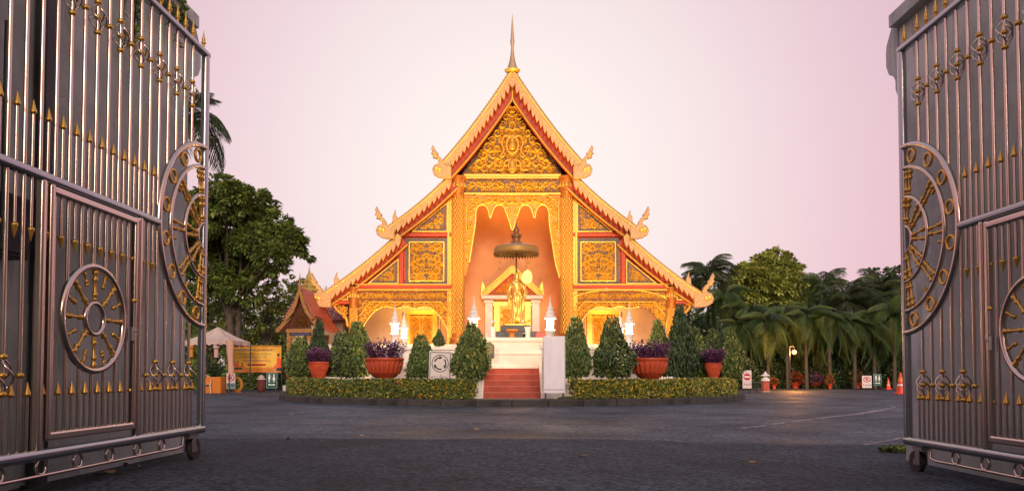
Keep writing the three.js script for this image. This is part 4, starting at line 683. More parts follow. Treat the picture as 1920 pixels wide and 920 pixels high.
for (const s of [-1, 1]) {
  const n = s < 0 ? 'on the side of the roundabout sign' : 'on the side of the blank board';
  const newel = thing('newel_pillar', 'white square pillar under the stair lantern ' + n, 'pillar', [s * 1.16, 0.15, -22.95]);
  mesh('shaft', uvBox(box(0.5, 1.5, 0.5, 0, 0.75, 0)), M.white, newel); mesh('cap', uvBox(box(0.62, 0.1, 0.62, 0, 1.55, 0)), M.white, newel); mesh('foot', uvBox(box(0.6, 0.16, 0.6, 0, 0.075, 0)), M.white, newel);
  lantern(s * 1.16, 1.75, -22.95, 8, 'lit white stupa lantern at the stair ' + n);
  lantern(s * 4.05, PT + 0.004, -26.1, 8, 'lit white stupa lantern at the platform corner ' + n);
  lantern(s * 4.12, PT + 0.004, -28.8, 8, 'lit white stupa lantern behind the corner one ' + n);
}
{ // offerings
  const vase = (x, z, label, cols) => { const t = thing('vase', label, 'vase', [x, 2.08, z]); mesh('body', lathe([[0.001, 0], [0.09, 0], [0.075, 0.1], [0.1, 0.3], [0.12, 0.36], [0.1, 0.36], [0.001, 0.3]], 14), M.white, t); const r = rng(Math.round(x * 100) + 500); for (let k = 0; k < cols.length; k++) { const a = k * 2.1, e = V(Math.sin(a) * 0.12 - 0.05, 0.5 + 0.1 * r(), Math.cos(a) * 0.08); mesh('stalk', taperTube([V(0, 0.3, 0), V(e.x * 0.4, 0.42, e.z * 0.4), e], 0.01, 0.006, 5, 4), mat(0.05, 0.09, 0.03), t); mesh('blossom', new THREE.IcosahedronGeometry(0.06, 1).scale(1, 0.8, 1).translate(e.x, e.y, e.z), mat(...cols[k]), t); } };
  vase(-0.62, -24.85, 'white vase with pale blossoms on the altar left of the offering bowl'.replace(' left of', ' beside'), [[0.8, 0.75, 0.6], [0.8, 0.7, 0.6]]);
  vase(0.52, -24.85, 'white vase with yellow and white blossoms on the altar', [[0.8, 0.6, 0.05], [0.8, 0.55, 0.05], [0.8, 0.75, 0.6]]);
  const b = thing('offering_bowl', 'orange footed offering bowl on the altar', 'bowl', [0.0, 2.08, -24.85]); mesh('bowl', lathe([[0.001, 0], [0.12, 0], [0.1, 0.04], [0.07, 0.12], [0.12, 0.17], [0.22, 0.22], [0.23, 0.25], [0.2, 0.25], [0.001, 0.2]], 18), mat(0.55, 0.17, 0.02, { roughness: 0.45 }), b); mesh('marigolds', merge(Array.from({ length: 12 }, (_, k) => new THREE.IcosahedronGeometry(0.045, 1).translate(Math.sin(k * 2.4) * 0.045 * Math.sqrt(k), 0.25, Math.cos(k * 2.4) * 0.045 * Math.sqrt(k)))), mat(0.6, 0.3, 0.02), b).userData.kind = 'stuff';
  const bx = thing('donation_box', 'red donation box on the altar edge', 'box', [0.98, 2.08, -25.2]); mesh('case', rbox(0.42, 0.2, 0.3, 0.02, 0, 0.1, 0), mat(0.45, 0.03, 0.03, { roughness: 0.4 }), bx); mesh('slot', box(0.16, 0.006, 0.02, 0, 0.203, 0), M.blackStone, bx);
}
{ // blank white notice board on black legs, standing on the kerb at the stairs
  const c = onGround(1039.5, 748, 0.19), w = 40 / F * -c.z, top = atDepth(1039, 630, -c.z).y, bot = atDepth(1039, 737, -c.z).y;
  const t = thing('notice_board', 'tall blank white board on short black legs at the stairs', 'board', [c.x, 0.185, c.z]);
  mesh('panel', rbox(w, top - bot, 0.05, 0.006, 0, (top + bot) / 2 - 0.185, 0), mat(1, 1, 1, { map: mottle([0.76, 0.74, 0.80], [0.82, 0.80, 0.86], 161, 4), roughness: 0.45 }), t);
  mesh('edge_strip', merge(box(w + 0.012, 0.03, 0.056, 0, bot + 0.1 - 0.185, 0), box(0.018, top - bot, 0.057, -w / 2, (top + bot) / 2 - 0.185, 0), box(0.018, top - bot, 0.057, w / 2, (top + bot) / 2 - 0.185, 0)), mat(0.5, 0.48, 0.52), t);
  for (const s of [-1, 1]) mesh('leg', merge(box(0.05, bot - 0.185 + 0.02, 0.05, s * (w / 2 - 0.05), (bot - 0.185) / 2, 0), box(0.06, 0.03, 0.5, s * (w / 2 - 0.05), 0.016, 0)), M.housing, t);
}
{ // statue spotlight on the altar steps and a small plaque
  const p = thing('plaque', 'dark green inscribed plaque on the newel side of the stairs', 'plaque', [-0.78, 1.72, -24.3], 0.1); mesh('plate', slab([[-0.2, -0.2], [0.2, -0.2], [0.2, 0.1], [0.05, 0.2], [-0.12, 0.16], [-0.2, 0.02]], 0.05, 0.008), mat(0.10, 0.11, 0.05, { roughness: 0.6 }), p); for (let k = 0; k < 5; k++) mesh('line_of_writing', box(0.28, 0.014, 0.004, 0, 0.06 - k * 0.05, 0.062), mat(0.32, 0.28, 0.12), p);
  mesh('stand', rod(V(0.1, -0.68, 0.02), V(0.1, 0, 0.02), 0.018), M.housing, p);
}

// ================================================================ SIGNS (flat print on plates)
const GLYPH = { // rough strokes of the letters on the signs, unit box, y down
  'ว': [[[.3, .45], [.25, .2], [.5, .05], [.8, .2], [.8, 1]], 'o.3,.5'], 'ง': [[[.5, .1], [.6, .2], [.6, .95], [.15, .6]], 'o.45,.15'], 'เ': [[[.35, 0], [.35, .85]], 'o.5,.9'], 'ย': [[[.25, .1], [.2, .45], [.45, .5], [.2, .6], [.2, 1], [.8, 1], [.8, 0]], 'o.32,.12'], 'น': [[[.2, .1], [.3, .15], [.3, 1], [.8, .7], [.8, 0]], 'o.75,.9'],
  'ห': [[[.2, .1], [.2, 1]], [[.2, .5], [.6, .1], [.8, .3], [.8, 1]], 'o.3,.1'], 'า': [[[.2, .25], [.45, .05], [.7, .2], [.7, 1]]], 'ม': [[[.2, .1], [.2, .9], [.8, .9], [.8, 0]], 'o.28,.1', 'o.28,.95'], 'ข': [[[.3, .2], [.45, .35], [.2, .5], [.25, 1], [.75, 1], [.75, 0]], 'o.3,.15'], 'จ': [[[.2, .25], [.5, .05], [.8, .3], [.8, 1], [.4, .6]], 'o.35,.6'], 'อ': [[[.25, .5], [.2, .95], [.8, .95], [.8, .25], [.5, .05], [.2, .2]], 'o.3,.5'], 'ด': [[[.35, 1], [.2, .9], [.2, .3], [.5, .05], [.8, .3], [.8, 1]], 'o.4,.65'], 'ส': [[[.2, .9], [.25, .3], [.6, .3], [.75, .5], [.75, 1]], [[.6, .3], [.85, .05]], 'o.4,.6'], 'ุ': [], 'ี': [[[.0, -.15], [.5, -.3], [.6, -.15], [.6, -.35]]], '้': [[[.1, -.25], [.3, -.35], [.5, -.2], [.6, -.4]]],
};
const MARKS = 'ีุ้';
function thai(g, text, x, y, s, color, lw = 0.12) {
  g.strokeStyle = color; g.lineWidth = s * lw; g.lineJoin = g.lineCap = 'round'; let cx = x;
  for (const ch of text) { const gl = GLYPH[ch]; if (!gl) { cx += s * 0.5; continue; } const ox = MARKS.includes(ch) ? cx - s * 0.75 : cx; for (const p of gl) { g.beginPath(); if (typeof p === 'string') { const [a, b] = p.slice(1).split(',').map(Number); g.arc(ox + a * s * 0.8, y + b * s, s * 0.1, 0, 6.3); } else p.forEach(([a, b], i) => i ? g.lineTo(ox + a * s * 0.8, y + b * s) : g.moveTo(ox + a * s * 0.8, y + b * s)); g.stroke(); } if (!MARKS.includes(ch)) cx += s * 0.9; }
}
function printed(w, h, draw, rough = 0.5) { const c = document.createElement('canvas'); c.width = w; c.height = h; const g = c.getContext('2d'); draw(g, w, h); const t = new THREE.CanvasTexture(c); t.colorSpace = THREE.SRGBColorSpace; return new THREE.MeshStandardMaterial({ map: t, roughness: rough }); }
function roundRect(g, x, y, w, h, r) { g.beginPath(); g.moveTo(x + r, y); g.arcTo(x + w, y, x + w, y + h, r); g.arcTo(x + w, y + h, x, y + h, r); g.arcTo(x, y + h, x, y, r); g.arcTo(x, y, x + w, y, r); g.closePath(); }
const SIGN = {
  roundabout: printed(320, 480, (g, w, h) => { g.fillStyle = '#d9d2cf'; g.fillRect(0, 0, w, h); g.strokeStyle = '#2c2a2c'; g.lineWidth = 9; roundRect(g, 16, 16, w - 32, h - 32, 22); g.stroke(); g.lineWidth = 11; g.beginPath(); g.arc(160, 170, 118, 0, 6.3); g.stroke(); g.strokeStyle = g.fillStyle = '#1c1b1d'; for (let k = 0; k < 3; k++) { const a = -2.9 + k * 2.094; g.lineWidth = 20; g.beginPath(); g.arc(160, 170, 82, a, a + 1.25); g.stroke(); const e = a + 1.35; g.save(); g.translate(160 + 82 * Math.cos(e), 170 + 82 * Math.sin(e)); g.rotate(e + Math.PI / 2); g.beginPath(); g.moveTo(34, 0); g.lineTo(-14, -26); g.lineTo(-14, 26); g.fill(); g.restore(); } thai(g, 'วงเวียน', 34, 350, 44, '#1c1b1d'); }),
  noEntry: printed(200, 400, (g, w, h) => { g.fillStyle = '#d8c9c6'; g.fillRect(0, 0, w, h); g.fillStyle = '#b5121b'; g.beginPath(); g.arc(100, 145, 78, 0, 6.3); g.fill(); g.fillStyle = '#f1e6e2'; g.fillRect(40, 127, 120, 34); thai(g, 'ห้ามเข้า', 22, 300, 34, '#23232e', 0.16); }),
  noParking: (blue) => printed(240, 400, (g, w, h) => { g.fillStyle = '#d6cfcd'; g.fillRect(0, 0, w, h); g.strokeStyle = '#b31d2a'; g.lineWidth = 24; g.beginPath(); g.arc(120, 125, 82, 0, 6.3); g.stroke(); g.fillStyle = '#1a1a1c'; g.font = 'bold 130px sans-serif'; g.textAlign = 'center'; g.fillText('P', 122, 172); g.lineWidth = 18; g.beginPath(); g.moveTo(62, 67); g.lineTo(178, 183); g.stroke(); if (blue) { g.fillStyle = '#5d7f86'; g.fillRect(8, 256, 224, 136); } thai(g, 'ห้ามจอด', 20, 290, 42, blue ? '#1d3037' : '#3a2440', 0.15); }),
  restroom: printed(240, 340, (g, w, h) => { g.fillStyle = '#0f4a48'; g.fillRect(0, 0, w, h); g.strokeStyle = '#6fa39c'; g.lineWidth = 7; roundRect(g, 10, 10, 220, 320, 16); g.stroke(); g.beginPath(); g.moveTo(120, 14); g.lineTo(120, 215); g.stroke(); g.fillStyle = '#e2ece6'; for (const [x, k] of [[70, 0], [170, 1]]) { g.beginPath(); g.arc(x, 52, 18, 0, 6.3); g.fill(); g.beginPath(); if (k) { g.moveTo(x - 14, 76); g.lineTo(x + 14, 76); g.lineTo(x + 34, 160); g.lineTo(x - 34, 160); } else { g.moveTo(x - 28, 76); g.lineTo(x + 28, 76); g.lineTo(x + 20, 150); g.lineTo(x - 20, 150); } g.fill(); g.fillRect(x - 15, 150, 12, 60); g.fillRect(x + 3, 150, 12, 60); } g.beginPath(); g.moveTo(40, 262); g.lineTo(76, 236); g.lineTo(76, 252); g.lineTo(164, 252); g.lineTo(164, 236); g.lineTo(200, 262); g.lineTo(164, 288); g.lineTo(164, 272); g.lineTo(76, 272); g.lineTo(76, 288); g.fill(); }),
  banner: printed(930, 500, (g, w, h) => {
    g.fillStyle = '#e0a21f'; g.fillRect(0, 0, w, h); g.fillStyle = '#eab83a'; g.fillRect(60, 90, 800, 300); g.fillStyle = '#c9761f'; g.fillRect(0, 415, w, 85); g.fillStyle = '#cf8a1e'; g.fillRect(0, 0, w, 22);
    const T = 'วงเวียนหามเขาจอดสนยองวมาน'; const run = (n, k) => Array.from({ length: n }, (_, i) => T[(i * 7 + k) % T.length]).join('');
    thai(g, run(22, 1), 40, 50, 40, '#33455f', 0.2); thai(g, run(6, 4), 130, 130, 32, '#5a5f70', 0.15); thai(g, run(4, 2), 320, 128, 34, '#b8231f', 0.17); thai(g, run(9, 9), 480, 130, 32, '#4a5a70', 0.15); thai(g, run(18, 3), 150, 190, 31, '#565c6c', 0.14); thai(g, run(17, 5), 225, 258, 35, '#a3285e', 0.17);
    g.fillStyle = '#b0151a'; g.beginPath(); g.moveTo(270, 355); g.lineTo(320, 325); g.lineTo(320, 336); g.lineTo(640, 336); g.lineTo(640, 374); g.lineTo(320, 374); g.lineTo(320, 385); g.fill();
    const monk = (x, y, s) => { g.fillStyle = '#d9601a'; g.beginPath(); g.ellipse(x, y, s * 0.55, s * 0.8, 0, 0, 6.3); g.fill(); g.beginPath(); g.ellipse(x, y + s * 0.6, s * 0.95, s * 0.35, 0, 0, 6.3); g.fill(); g.fillStyle = '#6b3a22'; g.beginPath(); g.arc(x, y - s * 1.0, s * 0.26, 0, 6.3); g.fill(); };
    monk(55, 350, 52); monk(115, 350, 56); monk(195, 365, 44); g.fillStyle = '#1f1a1c'; g.fillRect(10, 405, 190, 40); g.fillStyle = '#e05a18'; g.beginPath(); g.moveTo(840, 200); g.lineTo(930, 250); g.lineTo(930, 420); g.lineTo(760, 420); g.lineTo(830, 330); g.fill(); g.fillStyle = '#5a3220'; g.beginPath(); g.ellipse(868, 165, 24, 36, 0, 0, 6.3); g.fill(); g.fillStyle = '#1f1a1c'; g.fillRect(830, 410, 100, 60);
  }),
};
function plateSign(name, label, cat, face, px, top, bottom, w, Z, o = {}) {
  const a = atDepth(px, top, Z), b = atDepth(px, bottom, Z), W = w / F * Z, H = a.y - b.y, g0 = o.base ?? groundY(a.x, a.z), t = thing(name, label, cat, [a.x, g0, a.z], o.turn || 0), y = (a.y + b.y) / 2 - g0;
  const p = mesh('plate', rbox(W, H, 0.035, 0.008, 0, 0, 0), mat(0.5, 0.49, 0.48), t); p.position.y = y; p.rotation.z = o.tilt || 0;
  mesh('print', new THREE.PlaneGeometry(W * 0.985, H * 0.985).translate(0, 0, 0.0205), face, p);
  for (const s of [-1, 1]) mesh('leg', merge(rod(V(s * W * 0.36, 0, -0.02), V(s * W * 0.36, y, -0.02), 0.016), box(0.05, 0.025, 0.4, s * W * 0.36, 0.014, -0.02)), M.housing, t);
  return t;
}
plateSign('roundabout_sign', 'white roundabout sign with three circling arrows above the hedge', 'sign', SIGN.roundabout, 825, 658, 723, 42, 22.9, { base: 0.15, tilt: -0.03 });
plateSign('no_entry_sign', 'no entry sign with red disc beside the golden hedge', 'sign', SIGN.noEntry, 1401, 694, 728, 17, 36);
plateSign('no_parking_sign', 'no parking sign with blue lower half before the tent', 'sign', SIGN.noParking(true), 432.5, 699, 728.5, 16.5, 36);
plateSign('no_parking_sign', 'white no parking sign beside the palms', 'sign', SIGN.noParking(false), 1626, 704, 727, 18, 44);
plateSign('restroom_sign', 'green restroom sign under the yellow banner', 'sign', SIGN.restroom, 509, 698, 728, 21, 37.5);
plateSign('restroom_sign', 'green restroom sign among the palms near the cones', 'sign', SIGN.restroom, 1646, 701, 723, 15, 45);
{ // yellow banner on poles
  const Z = 38.5, a = atDepth(434, 649, Z), b = atDepth(527, 698, Z), t = thing('banner', 'yellow printed banner with a red arrow strung beside the tent', 'banner', [(a.x + b.x) / 2, 0, a.z]), w = b.x - a.x, y = (a.y + b.y) / 2;
  const g = new THREE.PlaneGeometry(w, a.y - b.y, 24, 4), p = g.attributes.position; for (let i = 0; i < p.count; i++) p.setZ(i, 0.04 * Math.sin(p.getX(i) * 4) + 0.02 * Math.sin(p.getX(i) * 11 + p.getY(i) * 3)); g.computeVertexNormals();
  const m = mesh('cloth', g, SIGN.banner, t); m.position.y = y; mesh('top_bar', rod(V(-w / 2, a.y + 0.03, 0), V(w / 2, a.y + 0.03, 0), 0.02), mat(0.45, 0.28, 0.06), t);
  for (const s of [-1, 1]) mesh('pole', rod(V(s * w / 2, 0, -0.03), V(s * w / 2, a.y + 0.06, -0.03), 0.025), M.housing, t);
}
// ================================================================ TENT CORNER
M.tent = mat(1, 1, 1, { map: mottle([0.50, 0.40, 0.34], [0.60, 0.49, 0.42], 171, 4), roughness: 0.85, bumpMap: rep(grain, 1), bumpScale: 0.01 });
M.curtain = mat(0.58, 0.36, 0.26, { roughness: 0.9 });
{
  const eave = atDepth(430, 637, 34.5).y, C0 = atDepth(430, 637, 34.5), C1 = atDepth(344, 635, 35.6), C2 = atDepth(469, 640, 37.2), t = thing('canopy_tent', 'pale peach canopy tent with scalloped valance', 'tent', [C0.x, 0, C0.z]);
  const o = C0.clone().setY(0), c = [V(0, 0, 0), C1.clone().setY(0).sub(o), C1.clone().add(C2).sub(C0).setY(0).sub(o), C2.clone().setY(0).sub(o)], mid = c[2].clone().multiplyScalar(0.5), ap = V(mid.x, eave + 0.72, mid.z);
  for (let k = 0; k < 4; k++) {
    const a = c[k].clone().setY(eave), b = c[(k + 1) % 4].clone().setY(eave), P = [], N = 8;
    for (let i = 0; i < N; i++) for (let j = 0; j < N; j++) { const f = (u, v) => { const e = a.clone().lerp(b, u); const q = e.lerp(ap, v); q.y -= 0.16 * Math.sin(Math.PI * v) * (0.4 + 0.6 * Math.sin(Math.PI * u)); return q; }; const A = f(i / N, j / N), B = f((i + 1) / N, j / N), C = f((i + 1) / N, (j + 1) / N), D = f(i / N, (j + 1) / N); P.push(...A, ...B, ...C, ...A, ...C, ...D); }
    const g = new THREE.BufferGeometry(); g.setAttribute('position', new THREE.Float32BufferAttribute(P, 3)); g.computeVertexNormals(); mesh('roof_panel', uvBox(g), M.tent, t);
    // scalloped valance
    const Q = [], n = 40; for (let i = 0; i < n; i++) { const f = u => { const e = a.clone().lerp(b, u); return [e, e.clone().add(V(0, -0.16 - 0.07 * Math.abs(Math.sin(u * Math.PI * 8)), 0))]; }; const [A, B] = f(i / n), [D, C] = f((i + 1) / n); Q.push(...A, ...B, ...C, ...A, ...C, ...D); }
    const v = new THREE.BufferGeometry(); v.setAttribute('position', new THREE.Float32BufferAttribute(Q, 3)); v.computeVertexNormals(); mesh('valance', uvBox(v), M.tent, t);
    mesh('leg', rod(c[k].clone(), c[k].clone().setY(eave), 0.03), M.housing, t);
  }
  const cur = lathe([[0.16, eave - 0.02], [0.14, eave - 0.6], [0.11, eave - 1.0], [0.13, eave - 1.3], [0.12, 0.9]], 14), p = cur.attributes.position; for (let i = 0; i < p.count; i++) { const a = Math.atan2(p.getX(i), p.getZ(i)), k = 1 + 0.16 * Math.sin(a * 6); p.setX(i, p.getX(i) * k + (eave - p.getY(i)) * 0.06); p.setZ(i, p.getZ(i) * k); } cur.computeVertexNormals(); mesh('gathered_curtain', cur, M.curtain, t);
  // hanging paper lanterns
  const lamp = (px, py, Z, m, label) => { const q = atDepth(px, py, Z), l = thing('paper_lantern', label, 'lantern', [q.x, q.y, q.z], 0, 'paper lanterns hanging under the tent'); mesh('shade', lathe([[0.001, 0.18], [0.05, 0.17], [0.16, 0.06], [0.16, 0.0], [0.10, -0.06], [0.001, -0.06]], 8), m, l); mesh('tail', lathe([[0.10, -0.06], [0.10, -0.42], [0.085, -0.45], [0.001, -0.45]], 10), m, l); mesh('cord', rod(V(0, 0.18, 0), V(0, eave - q.y + 0.0, 0), 0.006, 0.006, 4), M.housing, l); };
  const orange = mat(0.62, 0.24, 0.03, { roughness: 0.8 }), pale = mat(0.6, 0.42, 0.36, { roughness: 0.8 });
  lamp(381, 651, 35.3, orange, 'orange paper lantern under the front edge of the tent'); lamp(405, 652, 35.0, pale, 'pale paper lantern with an orange cap under the tent'); lamp(358, 652, 35.6, orange, 'orange paper lantern seen between the gate bars');
  // table with a draped orange cloth
  const T = atDepth(401, 733, 36), tb = thing('cloth_covered_table', 'table under a pleated orange cloth inside the tent', 'table', [T.x, 0, T.z]);
  const sk = new THREE.CylinderGeometry(1, 1, 0.74, 90, 1, true), sp = sk.attributes.position; for (let i = 0; i < sp.count; i++) { const a = Math.atan2(sp.getX(i), sp.getZ(i)), f = sp.getY(i) < 0 ? 0.05 : 0.015, k = 1 / Math.max(Math.abs(Math.cos(a)), Math.abs(Math.sin(a))); sp.setXYZ(i, Math.sin(a) * k * 0.42 * (1 + f * Math.sin(a * 26)), sp.getY(i) + 0.375, Math.cos(a) * k * 0.32 * (1 + f * Math.sin(a * 26))); } sk.computeVertexNormals();
  mesh('cloth_skirt', sk, mat(0.62, 0.20, 0.03, { roughness: 0.85 }), tb); mesh('top', rbox(0.84, 0.03, 0.64, 0.01, 0, 0.755, 0), mat(0.62, 0.24, 0.05), tb);
  // white plastic chair
  const K = atDepth(384, 734, 35.6), ch = thing('plastic_chair', 'white plastic chair beside the orange cloth table', 'chair', [K.x, 0, K.z], 0.5), wp = mat(0.66, 0.58, 0.52, { roughness: 0.45 });
  mesh('seat', rbox(0.42, 0.03, 0.42, 0.012, 0, 0.43, 0), wp, ch); for (const [x, z] of [[-1, -1], [1, -1], [-1, 1], [1, 1]]) mesh('leg', rod(V(x * 0.22, 0, z * 0.22), V(x * 0.18, 0.42, z * 0.18), 0.022, 0.026), wp, ch);
  mesh('backrest', merge(...[-0.14, 0, 0.14].map(x => box(0.06, 0.36, 0.018, x, 0.64, -0.2)), tube([V(-0.21, 0.44, -0.19), V(-0.22, 0.75, -0.22), V(0, 0.86, -0.24), V(0.22, 0.75, -0.22), V(0.21, 0.44, -0.19)], 0.02, 20, 6)), wp, ch);
  for (const s of [-1, 1]) mesh('armrest', tube([V(s * 0.21, 0.44, 0.18), V(s * 0.23, 0.64, 0.15), V(s * 0.23, 0.66, -0.1), V(s * 0.22, 0.68, -0.21)], 0.018, 14, 6), wp, ch);
  // orange hoop and a lidded jar under the banner
  const hp = atDepth(444, 731, 36.6), h = thing('painted_hoop', 'orange painted hoop leaning behind the no parking sign', 'hoop', [hp.x, 0, hp.z]); mesh('hoop', new THREE.TorusGeometry(0.27, 0.08, 10, 28).scale(0.8, 1.1, 1).translate(0, 0.39, 0), mat(0.6, 0.27, 0.04), h); mesh('foot', box(0.4, 0.05, 0.16, 0, 0.026, 0), mat(0.4, 0.16, 0.03), h);
  const jp = atDepth(489, 731, 38), j = thing('water_jar', 'dark red jar with a pale lid under the banner', 'jar', [jp.x, 0, jp.z]); mesh('jar', lathe([[0.001, 0], [0.16, 0], [0.2, 0.2], [0.2, 0.5], [0.16, 0.62], [0.001, 0.62]], 16), mat(0.14, 0.03, 0.025), j); mesh('lid', lathe([[0.22, 0.62], [0.23, 0.66], [0.12, 0.72], [0.16, 0.78], [0.05, 0.85], [0.001, 0.87]], 16), mat(0.5, 0.42, 0.38), j);
}
// ================================================================ PAVILION AND SIDE HALL
const tileGeo = box(1, 0.03, 0.24), tileMats = [mat(0.40, 0.085, 0.06, { roughness: 0.5 }), mat(0.30, 0.06, 0.045, { roughness: 0.5 }), mat(0.46, 0.14, 0.11, { roughness: 0.5 })];
{
  const Z = 41, X = px => (px - 563) * Z / F, Y = py => atDepth(563, py, Z).y, base = atDepth(563, 700, Z), t = thing('pavilion', 'small gilded pavilion with a curving double gable', 'pavilion', [base.x, 0, -Z]);
  const pt = l => l.map(([x, y]) => [X(x), Y(y)]), mr = l => l.map(([x, y]) => [2 * 563 - x, y]);
  for (const s of [-1, 1]) {
    const q = l => pt(s < 0 ? l : mr(l));
    mesh('upper_gable_board', uvBox(slab(q([[562.8, 553], [558, 572], [551, 588], [540, 600], [536, 598], [547, 583], [554, 566], [559, 549], [562.8, 540]]), 0.14, 0.015, 0.25)), M.oldGold, t);
    mesh('lower_gable_board', uvBox(slab(q([[546, 598], [522, 624], [517, 621], [541, 592]]), 0.14, 0.015, 0.1)), M.oldGold, t);
    mesh('roof', uvBox(merge(slab(q([[562.8, 546], [554, 566], [545, 584], [537, 596], [535, 594], [544, 580], [553, 562], [559, 547], [562.8, 540]]), 4, 0, -3.8), slab(q([[546, 592], [519, 620], [517, 617], [542, 590]]), 4.2, 0, -4.1))), M.tile, t);
    for (const z of [0, -3.2]) mesh('post', uvBox(box(0.2, Y(622), 0.2, X(s < 0 ? 541 : 585), Y(622) / 2, z)), M.oldGold, t);
    mesh('bracket', slab(q([[545, 625], [556, 625], [547, 640], [545, 650]]), 0.08, 0, -0.04), M.oldGold, t);
  }
  for (const s of [-1, 1]) { // courses of tiles laid over each slope
    const q = (s < 0 ? [[562.8, 540], [559, 547], [553, 562], [544, 580], [535, 594]] : mr([[562.8, 540], [559, 547], [553, 562], [544, 580], [535, 594]])), c = new THREE.CatmullRomCurve3(pt(q).map(([x, y]) => V(x, y, 0)));
    for (let k = 0; k < 16; k++) { const A = c.getPointAt(k / 16), B = c.getPointAt(Math.min(1, (k + 1.15) / 16)), d = B.clone().sub(A), L = d.length(), an = Math.atan2(d.y, d.x); for (let j = 0; j < 15; j++) { const m = mesh('tile', tileGeo, tileMats[(k * 3 + j * 5 + (j % 3)) % 3], t); m.position.set((A.x + B.x) / 2, (A.y + B.y) / 2 + 0.035, 0.14 - 0.265 * (j + 0.5) + (k % 2) * 0.06); m.rotation.z = an + (s > 0 ? 0.08 : -0.08); m.scale.set(L, 1, 1); } }
  }
  mesh('pediment', uvBox(slab(pt([[543, 616], [547, 600], [556, 582], [563, 566], [570, 582], [579, 600], [583, 616]]), 0.1, 0, 0.0)), mat(0.10, 0.03, 0.012), t);
  mesh('pediment_carving', uvBox(reliefGeo(pt([[545, 614], [549, 600], [557, 584], [563, 570], [569, 584], [577, 600], [581, 614]]), 0.12, 181, 0).translate(0, 0, 0.11)), M.oldGold, t).userData.kind = 'stuff';
  mesh('beam', box(X(590) - X(536), 0.2, 0.24, 0, Y(620), 0), M.oldGold, t); mesh('frieze', box(X(584) - X(543), 0.16, 0.2, 0, Y(626.5), 0), mat(0.06, 0.06, 0.12), t);
  mesh('finial', lathe([[0.14, 0], [0.12, 0.15], [0.06, 0.4], [0.09, 0.5], [0.03, 0.7], [0.001, 1.0]], 8).translate(0, Y(545), 0.3), M.oldGold, t);
  mesh('floor', uvBox(box(X(592) - X(534), 0.3, 4, 0, 0.15, -1.6)), M.white, t);
}
{ // side hall with a red tiled roof behind the pavilion
  const Z = 48, X = px => (px - 585) * Z / F, Y = py => atDepth(585, py, Z).y, t = thing('side_hall', 'low hall with red diamond tiled roof behind the pavilion', 'building', [atDepth(585, 700, Z).x, 0, -Z]);
  const x0 = X(522), x1 = X(648), yr = Y(551), ye = Y(601), dz = 2.2;
  mesh('wall', uvBox(box(x1 - x0 - 0.8, ye, 4.6, (x0 + x1) / 2, ye / 2, -3.2)), M.cream, t);
  const roof = mesh('roof', uvBox(merge([1, -1].map(s => slab([[0, 0], [dz + 0.4, ye - yr], [dz + 0.4, ye - yr - 0.12], [0, -0.14]].map(([a, b]) => [s * a, b]), x1 - x0).rotateY(Math.PI / 2).translate(x0, yr, -3.0)))), mat(0.10, 0.03, 0.025), t);
  const P = [], r = rng(44), len = Math.hypot(dz + 0.4, yr - ye), tw = 0.2, nR = Math.floor(len / tw), nC = Math.floor((x1 - x0) / tw), cols = []; const up = V(0, dz + 0.4, yr - ye).normalize(), dn = V(0, ye - yr, dz + 0.4).normalize();
  for (let j = 0; j < nR; j++) for (let i = 0; i < nC; i++) { const c = V(x0 + (i + 0.5 + (j % 2) * 0.5) * tw, yr, -3.0).addScaledVector(dn, (j + 0.5) * tw).addScaledVector(up, 0.03 + 0.012 * r()), h = tw * 0.52, A = c.clone().addScaledVector(dn, -h), B = c.clone().add(V(h, 0, 0)), C = c.clone().addScaledVector(dn, h).addScaledVector(up, 0.02), D = c.clone().add(V(-h, 0, 0)); P.push(...A, ...D, ...C, ...A, ...C, ...B); const k = 0.65 + 0.6 * r(), pale = (i + j) % 2 ? [0.42, 0.09, 0.07] : [0.55, 0.26, 0.24]; for (let q = 0; q < 6; q++) cols.push(...pale.map(v => v * k)); }
  const g = new THREE.BufferGeometry(); g.setAttribute('position', new THREE.Float32BufferAttribute(P, 3)); g.setAttribute('color', new THREE.Float32BufferAttribute(cols, 3)); g.computeVertexNormals(); mesh('roof_tiles', g, new THREE.MeshStandardMaterial({ vertexColors: true, roughness: 0.5, side: THREE.DoubleSide }), roof).userData.kind = 'stuff';
  mesh('ridge', rbox(x1 - x0, 0.16, 0.2, 0.03, (x0 + x1) / 2, yr + 0.08, -3.0), mat(0.25, 0.2, 0.2), roof);
}
{ const c = atDepth(579, 548, 58), t = thing('gilded_spire', 'slender gilded spire rising behind the pavilion roof', 'spire', [c.x, 0, c.z]); mesh('tower', uvBox(box(1.0, c.y, 1.0, 0, c.y / 2, 0)), M.cream, t); mesh('spire', lathe([[0.7, 0], [0.75, 0.1], [0.5, 0.35], [0.6, 0.5], [0.34, 0.75], [0.42, 0.85], [0.2, 1.15], [0.24, 1.25], [0.1, 1.5], [0.05, 1.8], [0.001, 2.3]], 12).translate(0, c.y, 0), M.gold, t); }

